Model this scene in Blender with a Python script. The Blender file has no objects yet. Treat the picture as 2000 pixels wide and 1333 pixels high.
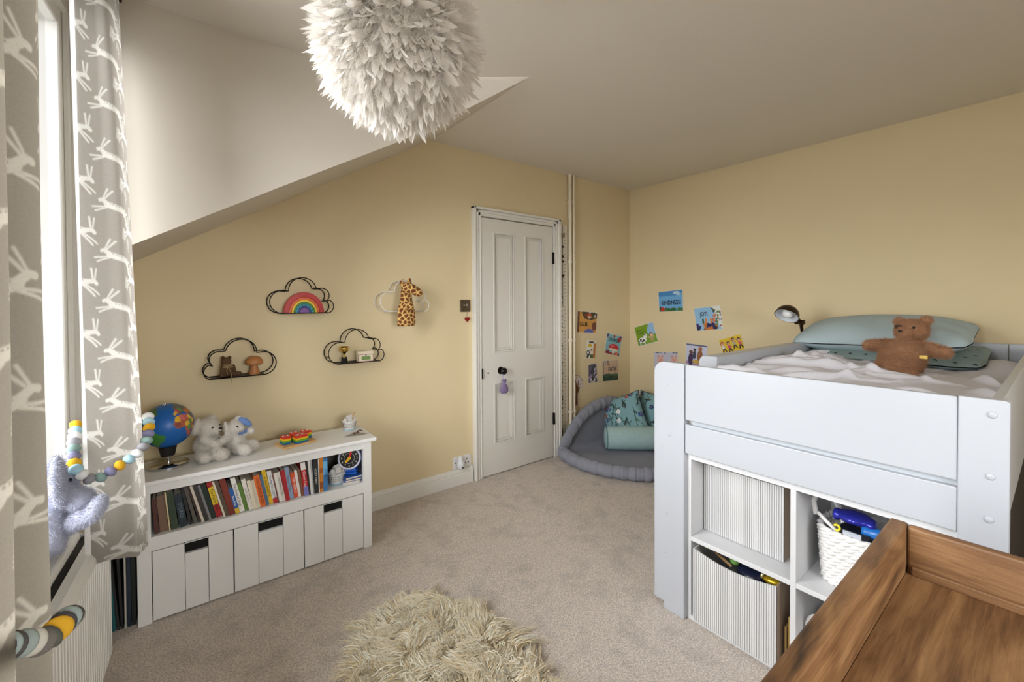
import bpy, bmesh, math, random
import numpy as np
from mathutils import Matrix, Vector, Euler
random.seed(7); RNG = np.random.default_rng(7)
C = bpy.context.scene.collection
SC = bpy.context.scene
PI = math.pi
R = math.radians

# ------------------------------------------------------------------ camera, world, light, exposure
CAMZ = 1.331
cd = bpy.data.cameras.new('camera'); cam = bpy.data.objects.new('camera', cd); C.objects.link(cam)
cd.sensor_fit = 'HORIZONTAL'; cd.sensor_width = 36.0; cd.lens = 842.38 / 2000 * 36.0
cd.shift_x = 0.0; cd.shift_y = -(666.5 - 605.39) / 2000; cd.clip_start = 0.02; cd.clip_end = 200
def _camrot():
    y, p, r = R(38.0023), R(0.80855), R(-0.3019); c, s = math.cos, math.sin
    B = np.array([[1, 0, 0], [0, 0, -1], [0, 1, 0]], float)
    Rz = np.array([[c(y), -s(y), 0], [s(y), c(y), 0], [0, 0, 1]])
    Rp = np.array([[1, 0, 0], [0, c(p), -s(p)], [0, s(p), c(p)]])
    Rr = np.array([[c(r), -s(r), 0], [s(r), c(r), 0], [0, 0, 1]])
    return (Rr @ Rp @ B @ Rz).T @ np.diag([1, -1, -1])
cam.matrix_world = Matrix.Translation((0, 0, CAMZ)) @ Matrix(_camrot().tolist()).to_4x4()
SC.camera = cam

w = bpy.data.worlds.new('sky'); SC.world = w; w.use_nodes = True
bg = w.node_tree.nodes['Background']; bg.inputs[0].default_value = (0.94, 0.972, 1.0, 1); bg.inputs[1].default_value = 7.0
SC.view_settings.view_transform = 'Standard'; SC.view_settings.look = 'None'
SC.view_settings.gamma = 1.0; SC.view_settings.use_curve_mapping = False
SC.view_settings.exposure = 1.25
cy = SC.cycles; cy.adaptive_threshold = 0.025; cy.max_bounces = 8; cy.diffuse_bounces = 4; cy.glossy_bounces = 3; cy.transmission_bounces = 5; cy.transparent_max_bounces = 8; cy.caustics_reflective = False; cy.caustics_refractive = False
SKEW = 0.07
def WL(s, d, h):            # point on the window wall: s along it, d into the room
    return (-0.44 + SKEW * s + d * 0.9976, s - d * 0.0698, h)
pl = bpy.data.lights.new('window_portal', 'AREA'); pl.shape = 'RECTANGLE'; pl.size = 2.0; pl.size_y = 1.75
pl.cycles.is_portal = True
po = bpy.data.objects.new('window_portal', pl); C.objects.link(po)
_n = Vector((0.9976, -0.0698, 0))
po.matrix_world = Matrix.Translation(WL(1.11, -0.12, 1.49)) @ Matrix((( -_n.y, 0, -_n.x), (_n.x, 0, -_n.y), (0, 1, 0))).to_4x4()

pl2 = pl.copy(); pl2.size = 1.4; pl2.size_y = 1.05; po2 = bpy.data.objects.new('added_fill_portal', pl2); C.objects.link(po2)  # portal for the added fill window behind the camera
po2.matrix_world = Matrix.Translation((.45, -1.68, 1.525)) @ Matrix(((-1, 0, 0), (0, 0, -1), (0, 1, 0))).to_4x4()

# ------------------------------------------------------------------ helpers
def lin(c):
    return tuple((x / 255 / 12.92) if x / 255 <= 0.04045 else ((x / 255 + 0.055) / 1.055) ** 2.4 for x in c)
MATS = {}
def mat(name, rgb, rough=0.5, metal=0.0, bump=None, var=None, trans=0.0, spec=0.5, sheen=0.0, attr=False, stretch=None):
    if name in MATS: return MATS[name]
    m = bpy.data.materials.new(name); m.use_nodes = True; nt = m.node_tree; N = nt.nodes; L = nt.links
    b = N['Principled BSDF']; out = N['Material Output']
    c = lin(rgb) + (1,)
    b.inputs['Base Color'].default_value = c; b.inputs['Roughness'].default_value = rough
    b.inputs['Metallic'].default_value = metal; b.inputs['Specular IOR Level'].default_value = spec
    if sheen: b.inputs['Sheen Weight'].default_value = sheen
    tc = N.new('ShaderNodeTexCoord'); src = tc.outputs['Object']
    if stretch:
        mp = N.new('ShaderNodeMapping'); mp.inputs['Scale'].default_value = stretch; L.new(src, mp.inputs[0]); src = mp.outputs[0]
    col = None
    if attr:
        a = N.new('ShaderNodeVertexColor'); a.layer_name = 'Col'; col = a.outputs[0]
    if var:
        n = N.new('ShaderNodeTexNoise'); n.inputs['Scale'].default_value = var[0]; n.inputs['Detail'].default_value = 4; L.new(src, n.inputs['Vector'])
        r = N.new('ShaderNodeMapRange'); r.inputs[1].default_value = 0.3; r.inputs[2].default_value = 0.7
        r.inputs[3].default_value = 1 - var[1]; r.inputs[4].default_value = 1 + var[1]; L.new(n.outputs[0], r.inputs[0])
        mx = N.new('ShaderNodeVectorMath'); mx.operation = 'SCALE'
        if col is not None: L.new(col, mx.inputs[0])
        else: mx.inputs[0].default_value = c[:3]
        L.new(r.outputs[0], mx.inputs['Scale']); col = mx.outputs[0]
    if col is not None: L.new(col, b.inputs['Base Color'])
    if bump:
        n2 = N.new('ShaderNodeTexNoise'); n2.inputs['Scale'].default_value = bump[0]; n2.inputs['Detail'].default_value = 3; L.new(src, n2.inputs['Vector'])
        bp = N.new('ShaderNodeBump'); bp.inputs['Strength'].default_value = bump[1]; bp.inputs['Distance'].default_value = bump[2] if len(bump) > 2 else 0.003
        L.new(n2.outputs[0], bp.inputs['Height']); L.new(bp.outputs[0], b.inputs['Normal'])
    if trans:
        t = N.new('ShaderNodeBsdfTranslucent'); t.inputs[0].default_value = c
        if col is not None: L.new(col, t.inputs[0])
        mix = N.new('ShaderNodeMixShader'); mix.inputs[0].default_value = trans
        L.new(b.outputs[0], mix.inputs[1]); L.new(t.outputs[0], mix.inputs[2]); L.new(mix.outputs[0], out.inputs[0])
    MATS[name] = m
    return m
def glassmat():
    m = bpy.data.materials.new('window_glass'); m.use_nodes = True; N = m.node_tree.nodes; L = m.node_tree.links
    N.remove(N['Principled BSDF']); t = N.new('ShaderNodeBsdfTransparent'); g = N.new('ShaderNodeBsdfGlossy'); g.inputs['Roughness'].default_value = 0.02
    f = N.new('ShaderNodeFresnel'); f.inputs[0].default_value = 1.3; mx = N.new('ShaderNodeMixShader')
    L.new(f.outputs[0], mx.inputs[0]); L.new(t.outputs[0], mx.inputs[1]); L.new(g.outputs[0], mx.inputs[2]); L.new(mx.outputs[0], N['Material Output'].inputs[0])
    return m

class MB:
    def __init__(s): s.V = []; s.F = []
    def add(s, V, F):
        o = len(s.V); s.V += [tuple(map(float, v)) for v in V]; s.F += [tuple(o + i for i in f) for f in F]; return s
    def box(s, x0, x1, y0, y1, z0, z1):
        V = [(x, y, z) for z in (z0, z1) for y in (y0, y1) for x in (x0, x1)]
        return s.add(V, [(0, 2, 3, 1), (4, 5, 7, 6), (0, 1, 5, 4), (2, 6, 7, 3), (0, 4, 6, 2), (1, 3, 7, 5)])
    def hexa(s, P):     # 8 points: bottom ring 0-3, top ring 4-7
        return s.add(P, [(3, 2, 1, 0), (4, 5, 6, 7), (0, 1, 5, 4), (1, 2, 6, 5), (2, 3, 7, 6), (3, 0, 4, 7)])
    def grid(s, P, closeu=False, closev=False):
        P = np.asarray(P, float); nu, nv = P.shape[:2]; F = []
        for i in range(nu if closeu else nu - 1):
            for j in range(nv if closev else nv - 1):
                a, b = i, (i + 1) % nu; c, d = j, (j + 1) % nv
                F.append((a * nv + c, b * nv + c, b * nv + d, a * nv + d))
        return s.add(P.reshape(-1, 3), F)
    def tube(s, path, r, n=8, closed=False, caps=True):
        P = np.asarray(path, float); m = len(P); rr = np.full(m, r) if np.isscalar(r) else np.asarray(r, float)
        if closed: T = np.roll(P, -1, 0) - np.roll(P, 1, 0)
        else: T = np.gradient(P, axis=0)
        T /= np.linalg.norm(T, axis=1)[:, None] + 1e-12
        up = np.array([0, 0, 1.0]) if abs(T[0][2]) < 0.9 else np.array([1.0, 0, 0])
        u = np.cross(T[0], up); u /= np.linalg.norm(u); rings = []
        for i in range(m):
            u = u - T[i] * (u @ T[i]); u /= np.linalg.norm(u) + 1e-12; v = np.cross(T[i], u)
            a = np.linspace(0, 2 * PI, n, endpoint=False)
            rings.append(P[i] + rr[i] * (np.cos(a)[:, None] * u + np.sin(a)[:, None] * v))
        o = len(s.V); s.grid(np.array(rings), closeu=closed, closev=True)
        if caps and not closed:
            s.F.append(tuple(o + i for i in range(n))[::-1]); s.F.append(tuple(o + (m - 1) * n + i for i in range(n)))
        return s
    def lathe(s, prof, n=32, T=None):
        a = np.linspace(0, 2 * PI, n, endpoint=False)
        P = np.array([[(r * math.cos(t), r * math.sin(t), z) for t in a] for r, z in prof])
        if T is not None: P = xf(P.reshape(-1, 3), T).reshape(P.shape)
        return s.grid(P[::-1], closev=True)
    def ell(s, c, r, T=None, nu=12, nv=18):
        r = (r, r, r) if np.isscalar(r) else r
        P = np.array([[(r[0] * math.sin(t) * math.cos(p), r[1] * math.sin(t) * math.sin(p), r[2] * math.cos(t)) for p in np.linspace(0, 2 * PI, nv, endpoint=False)] for t in np.linspace(0.001, PI - 0.001, nu)])
        P = P.reshape(-1, 3)
        if T is not None: P = xf(P, T)
        return s.grid((P + np.array(c)).reshape(nu, nv, 3), closev=True)
    def cap(s, a, b, ra, rb, n=7):
        a = np.array(a, float); b = np.array(b, float)
        for t in np.linspace(0, 1, n): s.ell(a + (b - a) * t, ra + (rb - ra) * t, nu=9, nv=12)
        return s
    def prism(s, poly, z0, z1, T=None):
        n = len(poly); V = [(x, y, z0) for x, y in poly] + [(x, y, z1) for x, y in poly]
        if T is not None: V = xf(V, T)
        return s.add(V, [tuple(range(n))[::-1], tuple(range(n, 2 * n))] + [(i, (i + 1) % n, n + (i + 1) % n, n + i) for i in range(n)])
    def T(s, M): s.V = [tuple(v) for v in xf(s.V, M)]; return s
def xf(V, M):
    V = np.asarray(V, float); A = np.array(M); return V @ A[:3, :3].T + A[:3, 3]
def TR(x=0, y=0, z=0, rx=0, ry=0, rz=0, s=1):
    return Matrix.Translation((x, y, z)) @ Euler((R(rx), R(ry), R(rz)), 'XYZ').to_matrix().to_4x4() @ Matrix.Scale(s, 4)
def frame(o, x, y, z):      # matrix from three axes
    return Matrix(((x[0], y[0], z[0], o[0]), (x[1], y[1], z[1], o[1]), (x[2], y[2], z[2], o[2]), (0, 0, 0, 1)))
WM = {}
def meta(o, label=None, cat=None, group=None, kind=None):
    if label: o['label'] = label
    if cat: o['category'] = cat
    if group: o['group'] = group
    if kind: o['kind'] = kind
    return o
def thing(name, label, cat, loc=(0, 0, 0), group=None, kind=None):
    o = bpy.data.objects.new(name, None); o.empty_display_size = 0.05; C.objects.link(o); o.location = loc
    WM[o] = Matrix.Translation(loc); return meta(o, label, cat, group, kind)
def obj(name, mb, m, parent=None, smooth=False, bevel=0, label=None, cat=None, group=None, kind=None, col=None, solid=0, angle=None):
    V = np.array(mb.V, float); loc = Vector((0, 0, 0))
    if parent is not None: V = xf(V, WM[parent].inverted())
    else:
        lo, hi = V.min(0), V.max(0); loc = Vector(((lo[0] + hi[0]) / 2, (lo[1] + hi[1]) / 2, lo[2])); V = V - np.array(loc)
    me = bpy.data.meshes.new(name); me.from_pydata(V.tolist(), [], mb.F); me.update()
    if m: me.materials.append(m)
    if col is not None:
        a = me.color_attributes.new('Col', 'FLOAT_COLOR', 'POINT')
        cc = np.ones((len(V), 4), np.float32); cc[:, :3] = col; a.data.foreach_set('color', cc.ravel())
    if smooth: me.shade_smooth()
    o = bpy.data.objects.new(name, me); C.objects.link(o)
    if parent is not None: o.parent = parent; WM[o] = WM[parent].copy()
    else: o.location = loc; WM[o] = Matrix.Translation(loc)
    if smooth and angle is not None: me.set_sharp_from_angle(angle=R(angle))
    if solid:
        md = o.modifiers.new('solid', 'SOLIDIFY'); md.thickness = solid; md.offset = -1
    if bevel:
        md = o.modifiers.new('bevel', 'BEVEL'); md.width = bevel; md.segments = 2; md.limit_method = 'ANGLE'; md.angle_limit = R(40)
    return meta(o, label, cat, group, kind)
def share(src, parent, M, name=None):   # another object with src's mesh; M is local to parent
    o = src.copy(); C.objects.link(o); o.parent = parent; o.matrix_local = M; WM[o] = WM[parent] @ M
    return o
def plush(mb, voxel=0.006, smooth=6):
    me = bpy.data.meshes.new('tmp'); me.from_pydata(mb.V, [], mb.F); o = bpy.data.objects.new('tmp', me); C.objects.link(o)
    md = o.modifiers.new('r', 'REMESH'); md.mode = 'VOXEL'; md.voxel_size = voxel
    md2 = o.modifiers.new('s', 'SMOOTH'); md2.iterations = smooth; md2.factor = 0.5
    dg = bpy.context.evaluated_depsgraph_get(); dg.update(); e = bpy.data.meshes.new_from_object(o.evaluated_get(dg))
    r = MB(); r.V = [tuple(v.co) for v in e.vertices]; r.F = [tuple(p.vertices) for p in e.polygons]
    bpy.data.objects.remove(o); bpy.data.meshes.remove(me); bpy.data.meshes.remove(e)
    return r
def sample(mb, n):
    V = np.array(mb.V); T = []
    for f in mb.F:
        for k in range(1, len(f) - 1): T.append((f[0], f[k], f[k + 1]))
    T = np.array(T); a, b, c = V[T[:, 0]], V[T[:, 1]], V[T[:, 2]]; N = np.cross(b - a, c - a); A = np.linalg.norm(N, axis=1)
    i = RNG.choice(len(T), n, p=A / A.sum()); u, v = RNG.random(n), RNG.random(n); k = u + v > 1; u[k] = 1 - u[k]; v[k] = 1 - v[k]
    P = a[i] + (b[i] - a[i]) * u[:, None] + (c[i] - a[i]) * v[:, None]
    return P, N[i] / (A[i][:, None] + 1e-12)
def ribbons(P, D, L, width, seg=3, bend=None, curl=0.0, kink=1.0):
    n = len(P); t = np.linspace(0, 1, seg + 1); side = np.cross(D, RNG.normal(size=(n, 3))); side /= np.linalg.norm(side, axis=1)[:, None] + 1e-9
    s2 = np.cross(D, side); L = np.broadcast_to(L, n); ph = RNG.random(n) * 6.28
    V = np.zeros((n, seg + 1, 2, 3))
    for k in range(seg + 1):
        c = P + D * (L * t[k])[:, None]
        if bend is not None: c = c + bend * (L * t[k] ** 2)[:, None]
        if curl: c = c + (curl * L * t[k])[:, None] * (np.cos(ph + kink * 6.28 * t[k])[:, None] * side + np.sin(ph + kink * 6.28 * t[k])[:, None] * s2)
        w_ = width * (1 - 0.85 * t[k])
        V[:, k, 0] = c - side * w_ / 2; V[:, k, 1] = c + side * w_ / 2
    base = np.arange(n)[:, None] * (seg + 1) * 2; F = []
    for k in range(seg):
        F.append(np.stack([base[:, 0] + 2 * k, base[:, 0] + 2 * k + 1, base[:, 0] + 2 * k + 3, base[:, 0] + 2 * k + 2], 1))
    return V.reshape(-1, 3), np.concatenate(F)
def fastmesh(name, V, F, m, parent, kind='stuff', label=None, smooth=True):
    V = xf(V, WM[parent].inverted()); me = bpy.data.meshes.new(name); n = len(F)
    me.vertices.add(len(V)); me.vertices.foreach_set('co', V.astype(np.float32).ravel())
    me.loops.add(n * 4); me.loops.foreach_set('vertex_index', F.astype(np.int32).ravel())
    me.polygons.add(n); me.polygons.foreach_set('loop_start', np.arange(0, n * 4, 4, dtype=np.int32)); me.update(calc_edges=True)
    if smooth: me.shade_smooth()
    me.materials.append(m); o = bpy.data.objects.new(name, me); C.objects.link(o); o.parent = parent; WM[o] = WM[parent].copy()
    return meta(o, label, kind=kind)
def fur(mb, n, length, width, m, parent, name='fur', comb=(0, 0, -0.3), spread=0.5, seg=2, curl=0.0):
    P, N = sample(mb, n); D = N + spread * RNG.normal(size=(n, 3)) * 0.6 + np.array(comb); D /= np.linalg.norm(D, axis=1)[:, None]
    V, F = ribbons(P - N * 0.001, D, length * RNG.uniform(0.6, 1.2, n), width, seg, curl=curl)
    return fastmesh(name, V, F, m, parent)
_TX = {}
def text(s, size=0.1, shear=0.0, thick=0.0):
    key = (s, shear, thick)
    if key not in _TX:
        cu = bpy.data.curves.new('t', 'FONT'); cu.body = s; cu.align_x = 'CENTER'; cu.align_y = 'CENTER'; cu.size = 1; cu.shear = shear; cu.offset = thick; cu.resolution_u = 3
        o = bpy.data.objects.new('t', cu); C.objects.link(o); dg = bpy.context.evaluated_depsgraph_get(); dg.update()
        e = bpy.data.meshes.new_from_object(o.evaluated_get(dg)); _TX[key] = ([tuple(v.co) for v in e.vertices], [tuple(p.vertices) for p in e.polygons])
        bpy.data.objects.remove(o); bpy.data.curves.remove(cu)
    V, F = _TX[key]; b = MB(); b.add([(x * size, y * size, 0) for x, y, z in V], F); return b
class Canvas:
    def __init__(s, X, Y, base): s.X = X; s.Y = Y; s.C = np.tile(np.array(lin(base)), (len(X), 1))
    def put(s, k, col): s.C[k] = lin(col); return s
    def ell(s, cx, cy, rx, ry, col, rot=0):
        c, n = math.cos(rot), math.sin(rot); x = s.X - cx; y = s.Y - cy
        return s.put(((x * c + y * n) / rx) ** 2 + ((-x * n + y * c) / ry) ** 2 < 1, col)
    def rect(s, x0, x1, y0, y1, col): return s.put((s.X > x0) & (s.X < x1) & (s.Y > y0) & (s.Y < y1), col)
    def cap(s, x0, y0, x1, y1, r, col): return s.put(capd(s.X, s.Y, x0, y0, x1, y1) < r, col)
    def poly(s, pts, col): return s.put(inpoly(s.X, s.Y, pts), col)
def capd(X, Y, x0, y0, x1, y1):
    dx, dy = x1 - x0, y1 - y0; t = np.clip(((X - x0) * dx + (Y - y0) * dy) / (dx * dx + dy * dy + 1e-12), 0, 1)
    return np.hypot(X - x0 - t * dx, Y - y0 - t * dy)
def inpoly(X, Y, pts):
    k = np.zeros(len(X), bool); n = len(pts)
    for i in range(n):
        x1, y1 = pts[i]; x2, y2 = pts[(i + 1) % n]
        c = ((y1 > Y) != (y2 > Y)); k ^= c & (X < (x2 - x1) * (Y - y1) / ((y2 - y1) if y2 != y1 else 1e-9) + x1)
    return k
def arc(cx, cy, r, a0, a1, n=10): return [(cx + r * math.cos(R(a)), cy + r * math.sin(R(a))) for a in np.linspace(a0, a1, n)]

# ------------------------------------------------------------------ materials
M_wall = mat('beige_paint', (225, 207, 168), 0.85, bump=(60, 0.08), var=(1.5, 0.02), spec=0.2)
M_ceil = mat('white_ceiling_paint', (226, 218, 205), 0.9, bump=(40, 0.06), spec=0.2)
M_white = mat('white_furniture', (216, 216, 217), 0.42)
M_gloss = mat('white_gloss_paint', (232, 229, 222), 0.35)
M_black = mat('black_metal', (18, 17, 16), 0.45, 0.6)
M_dark = mat('near_black', (26, 22, 20), 0.8)  # near-black for eyes, noses, plinth, pin holes and hidden boards
M_chrome = mat('chrome', (205, 205, 205), 0.15, 1.0)
M_brass = mat('aged_bronze', (70, 58, 44), 0.35, 0.9)
M_paper = mat('page_paper', (225, 215, 195), 0.9, var=(300, 0.08), stretch=(1, 1, 0.05))

# ------------------------------------------------------------------ the setting
CEIL = 2.477; DW = 2.742; RW = 3.675; RY = -1.6
def slope(x): return 1.632 + 0.5918 * x
obj('outside_ground', MB().box(-120, 120, -120, 120, -4.3, -4.0), mat('garden_ground', (146, 146, 146), .95, var=(.3, .2)), kind='structure')
# carpet
def carpet():
    m = bpy.data.materials.new('carpet'); m.use_nodes = True; N = m.node_tree.nodes; L = m.node_tree.links; b = N['Principled BSDF']
    b.inputs['Roughness'].default_value = 0.95; b.inputs['Specular IOR Level'].default_value = 0.1; b.inputs['Sheen Weight'].default_value = 0.15
    tc = N.new('ShaderNodeTexCoord')
    def noise(s, d):
        n = N.new('ShaderNodeTexNoise'); n.inputs['Scale'].default_value = s; n.inputs['Detail'].default_value = d; L.new(tc.outputs['Object'], n.inputs[0]); return n
    a = noise(170, 3); c = noise(10, 5); e = noise(420, 1)
    r1 = N.new('ShaderNodeMapRange'); r1.inputs[1].default_value = 0.36; r1.inputs[2].default_value = 0.62; r1.inputs[3].default_value = 0.70; r1.inputs[4].default_value = 1.1; L.new(a.outputs[0], r1.inputs[0])
    r2 = N.new('ShaderNodeMapRange'); r2.inputs[1].default_value = 0.36; r2.inputs[2].default_value = 0.5; r2.inputs[3].default_value = 0.86; r2.inputs[4].default_value = 1.0; L.new(c.outputs[0], r2.inputs[0])
    mu = N.new('ShaderNodeMath'); mu.operation = 'MULTIPLY'; L.new(r1.outputs[0], mu.inputs[0]); L.new(r2.outputs[0], mu.inputs[1])
    sc = N.new('ShaderNodeVectorMath'); sc.operation = 'SCALE'; sc.inputs[0].default_value = lin((243, 229, 217)); L.new(mu.outputs[0], sc.inputs['Scale']); L.new(sc.outputs[0], b.inputs['Base Color'])
    ad = N.new('ShaderNodeMath'); ad.operation = 'ADD'; L.new(a.outputs[0], ad.inputs[0]); L.new(e.outputs[0], ad.inputs[1])
    bp = N.new('ShaderNodeBump'); bp.inputs['Strength'].default_value = 0.9; bp.inputs['Distance'].default_value = 0.008; L.new(ad.outputs[0], bp.inputs['Height']); L.new(bp.outputs[0], b.inputs['Normal'])
    return m
obj('floor', MB().box(-0.7, RW + 0.1, RY - 0.1, DW + 0.1, -0.06, 0), carpet(), kind='structure')
def poly_wall(name, pts, nrm, m, thick=0.1):    # planar polygon pushed back along -nrm
    n = len(pts); P = np.array(pts, float); Q = P - np.array(nrm) * thick
    b = MB(); b.add(np.vstack([P, Q]), [tuple(range(n)), tuple(range(n, 2 * n))[::-1]] + [(i, n + i, n + (i + 1) % n, (i + 1) % n) for i in range(n)])
    return obj(name, b, m, kind='structure')
# back wall: under the slope, a small rounding at the peak
XL = -0.25
poly_wall('wall_back', [(XL - 0.1, DW, 0), (RW + .1, DW, 0), (RW + .1, DW, CEIL + .05), (1.5, DW, CEIL + .05), (1.3, DW, slope(1.3) + .08), (XL - 0.1, DW, slope(XL - 0.1) + .08)], (0, -1, 0), M_wall)
poly_wall('wall_right', [(RW, DW, 0), (RW, RY, 0), (RW, RY, CEIL + .05), (RW, DW, CEIL + .05)], (-1, 0, 0), M_wall)
obj('wall_front', MB().box(-.7, -.25, RY - .1, RY, 0, CEIL + .05).box(1.15, RW, RY - .1, RY, 0, CEIL + .05).box(-.25, 1.15, RY - .1, RY, 0, 1.0).box(-.25, 1.15, RY - .1, RY, 2.05, CEIL + .05), M_wall, kind='structure')  # unseen wall; its opening is added to let fill light in
b = MB()
for x0, x1 in ((-.25, -.19), (1.09, 1.15)): b.box(x0, x1, RY - .08, RY - .02, 1.0, 2.05)
b.box(-.19, 1.09, RY - .08, RY - .02, 1.0, 1.06); b.box(-.19, 1.09, RY - .08, RY - .02, 1.99, 2.05)
obj('added_fill_window', b, M_gloss, kind='structure')  # made-up window behind the camera, put in for fill light
# flat ceiling with the dormer bay; the cheeks are lofted between the slope and the flat ceiling
low = [(-0.55, 2.15), (-0.121, 2.152), (0.134, 2.145), (0.486, 2.145), (0.80, 2.165), (0.95, 2.165), (1.055, 2.13), (1.199, 1.955), (1.33, 1.79), (1.425, 1.675)]
up = [(-0.55, 2.15), (-0.121, 2.15), (0.134, 2.15), (0.4, 2.148), (0.62, 2.12), (0.78, 2.07), (0.92, 2.0), (1.08, 1.92), (1.236, 1.825), (1.425, 1.675)]
YC = 2.15 + 0.05
far_up = up; near_up = [(x, YC - y) for x, y in up]
cpoly = [(RW + .05, RY - .05), (RW + .05, DW + .05), (1.428, DW + .05)] + far_up[::-1] + near_up + [(1.428, RY - .05)]
b = MB(); n = len(cpoly); b.add([(x, y, CEIL) for x, y in cpoly] + [(x, y, CEIL + .06) for x, y in cpoly], [tuple(range(n))[::-1], tuple(range(n, 2 * n))])
obj('ceiling', b, M_ceil, kind='structure')
def cheek(name, f):
    P = []
    for (x0, y0), (x1, y1) in zip(low, up):
        a = np.array((x0, f(y0), min(slope(x0), CEIL))); e = np.array((x1, f(y1), CEIL + .004))
        P.append([a + (e - a) * t for t in np.linspace(0, 1, 7)])
    obj(name, MB().grid(P), M_ceil, smooth=True, solid=0.0, kind='structure')
cheek('wall_dormer_far', lambda y: y); cheek('wall_dormer_near', lambda y: YC - y)
P = []
for (x0, y0) in low + [(1.46, 1.64)]:
    rr = 0.0
    P.append([(x0, y0 + (DW + .05 - y0) * t, slope(x0) if x0 < 1.3 else (slope(x0) * .9 + CEIL * .1 if x0 < 1.4 else CEIL + .003)) for t in (0, .5, 1)])
obj('ceiling_slope_far', MB().grid(P), M_ceil, smooth=True, kind='structure')
P = [[(x0, YC - y0 + (RY - .05 - YC + y0) * t, min(slope(x0), CEIL)) for t in (0, 1)] for x0, y0 in low]
obj('ceiling_slope_near', MB().grid(P), M_ceil, kind='structure')
# window wall with its opening
W0, W1, H0, H1 = 0.12, 2.155, 0.615, 2.36
def wallbox(b, s0, s1, d0, d1, h0, h1): return b.hexa([WL(s0, d0, h0), WL(s1, d0, h0), WL(s1, d1, h0), WL(s0, d1, h0), WL(s0, d0, h1), WL(s1, d0, h1), WL(s1, d1, h1), WL(s0, d1, h1)])
b = MB(); wallbox(b, RY - .1, DW + .1, -.16, 0, 0, H0)
wallbox(b, RY - .1, W0, -.16, 0, H0, 1.55); wallbox(b, W1, DW + .1, -.16, 0, H0, 1.55); wallbox(b, W0 - .12, W0, -.16, 0, 1.55, CEIL + .05); wallbox(b, W1, W1 + .12, -.16, 0, 1.55, CEIL + .05); wallbox(b, W0, W1, -.16, 0, H1, CEIL + .05)
obj('wall_left', b, M_wall, kind='structure')
win = thing('window_1', 'tall white framed dormer window behind the hare curtains', 'window', WL(1.1, -.05, H0), kind='structure'); del win['category']
fr = MB()
for s0, s1 in ((W0, W0 + .07), (W1 - .06, W1), (1.07, 1.15)): wallbox(fr, s0, s1, -.08, -.002, H0, H1)
wallbox(fr, W0, W1, -.08, -.006, H0, H0 + .07); wallbox(fr, W0, W1, -.08, -.006, H1 - .07, H1)
obj('window_frame', fr, M_gloss, win, bevel=.006)
fr = MB()
for s0, s1, d in ((W1 - .02, W1 + .01, .026), (W1 - .036, W1 - .022, .014), (W0 - .05, W0 + .02, .012)): wallbox(fr, s0, s1, -.002, d, H0, H1)
wallbox(fr, W0 - .05, W1 + .05, -.03, .012, H1 - .02, H1 + .05); obj('architrave', fr, M_gloss, win, bevel=.004)
GM = glassmat()
for s0, s1 in ((W0 + .07, 1.07), (1.15, W1 - .06)):
    g = MB(); wallbox(g, s0, s1, -.042, -.036, H0 + .07, H1 - .07); obj('pane', g, GM, win)
s = MB(); wallbox(s, 0.05, 1.93, -.10, .058, H0 - .03, H0 + .002); obj('window_sill', s, M_gloss, win, bevel=.008)
# baseboards
def skirting(name, a, bb, nrm):
    a = np.array(a, float); bb = np.array(bb, float); nv = np.array(nrm, float)
    prof = [(0, 0), (.022, 0), (.022, .080), (.015, .084), (.018, .090), (.013, .104), (.006, .113), (0, .115)]
    P = [[(*(p + nv * d), h) for d, h in prof] for p in (a, bb)]
    obj(name, MB().grid(P), M_gloss, kind='structure')
skirting('baseboard_back', (XL, DW), (1.75, DW), (0, -1)); skirting('baseboard_back_corner', (2.85, DW), (RW, DW), (0, -1)); skirting('baseboard_right', (RW, DW), (RW, 1.1), (-1, 0))
# ------------------------------------------------------------------ door
M_door = mat('door_paint', (226, 222, 214), 0.4)
door = thing('door_1', 'white four panelled door with black knob in a moulded frame', 'door', (2.19, DW, 0), kind='structure'); del door['category']
DX0, DX1, DH = 1.824, 2.566, 1.985
lf = MB().box(DX0, DX1, DW - .012, DW + .02, .008, DH)
PX = ((1.945, 2.137), (2.262, 2.452)); PZ = ((.245, .712), (.958, 1.878))
for x0, x1 in ((DX0, PX[0][0]), (PX[0][1], PX[1][0]), (PX[1][1], DX1)): lf.box(x0, x1, DW - .028, DW - .012, .008, DH)
for x0, x1 in PX:
    for z0, z1 in ((.008, PZ[0][0]), (PZ[0][1], PZ[1][0]), (PZ[1][1], DH)): lf.box(x0, x1, DW - .028, DW - .012, z0, z1)
leaf = obj('leaf', lf, M_door, door)
def ring(b, x0, x1, z0, z1, w_, y0, y1):
    b.box(x0, x1, y0, y1, z0, z0 + w_); b.box(x0, x1, y0, y1, z1 - w_, z1); b.box(x0, x0 + w_, y0, y1, z0 + w_, z1 - w_); b.box(x1 - w_, x1, y0, y1, z0 + w_, z1 - w_)
for x0, x1 in PX:
    for z0, z1 in PZ:
        b = MB(); ring(b, x0 - .007, x1 + .007, z0 - .007, z1 + .007, .012, DW - .0325, DW - .027); ring(b, x0 + .006, x1 - .006, z0 + .006, z1 - .006, .012, DW - .020, DW - .012); ring(b, x0 + .024, x1 - .024, z0 + .024, z1 - .024, .005, DW - .017, DW - .012)
        obj('panel_moulding', b, M_door, leaf, bevel=.002)
b = MB()
FX0, FX1, FH = 1.757, 2.655, 2.06
for (w0, w1, d) in ((.004, .067, .032), (.0, .018, .048), (.024, .042, .041), (.056, .066, .037)):
    b.box(FX0 + w0, FX0 + w1, DW - d, DW, 0, FH - w0); b.box(FX1 - w1 - .012, FX1 - w0, DW - d, DW, 0, FH - w0); b.box(FX0 + w0, FX1 - w0, DW - d, DW, FH - w1, FH - w0)
obj('frame', b, M_gloss, door, bevel=.004)
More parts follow.
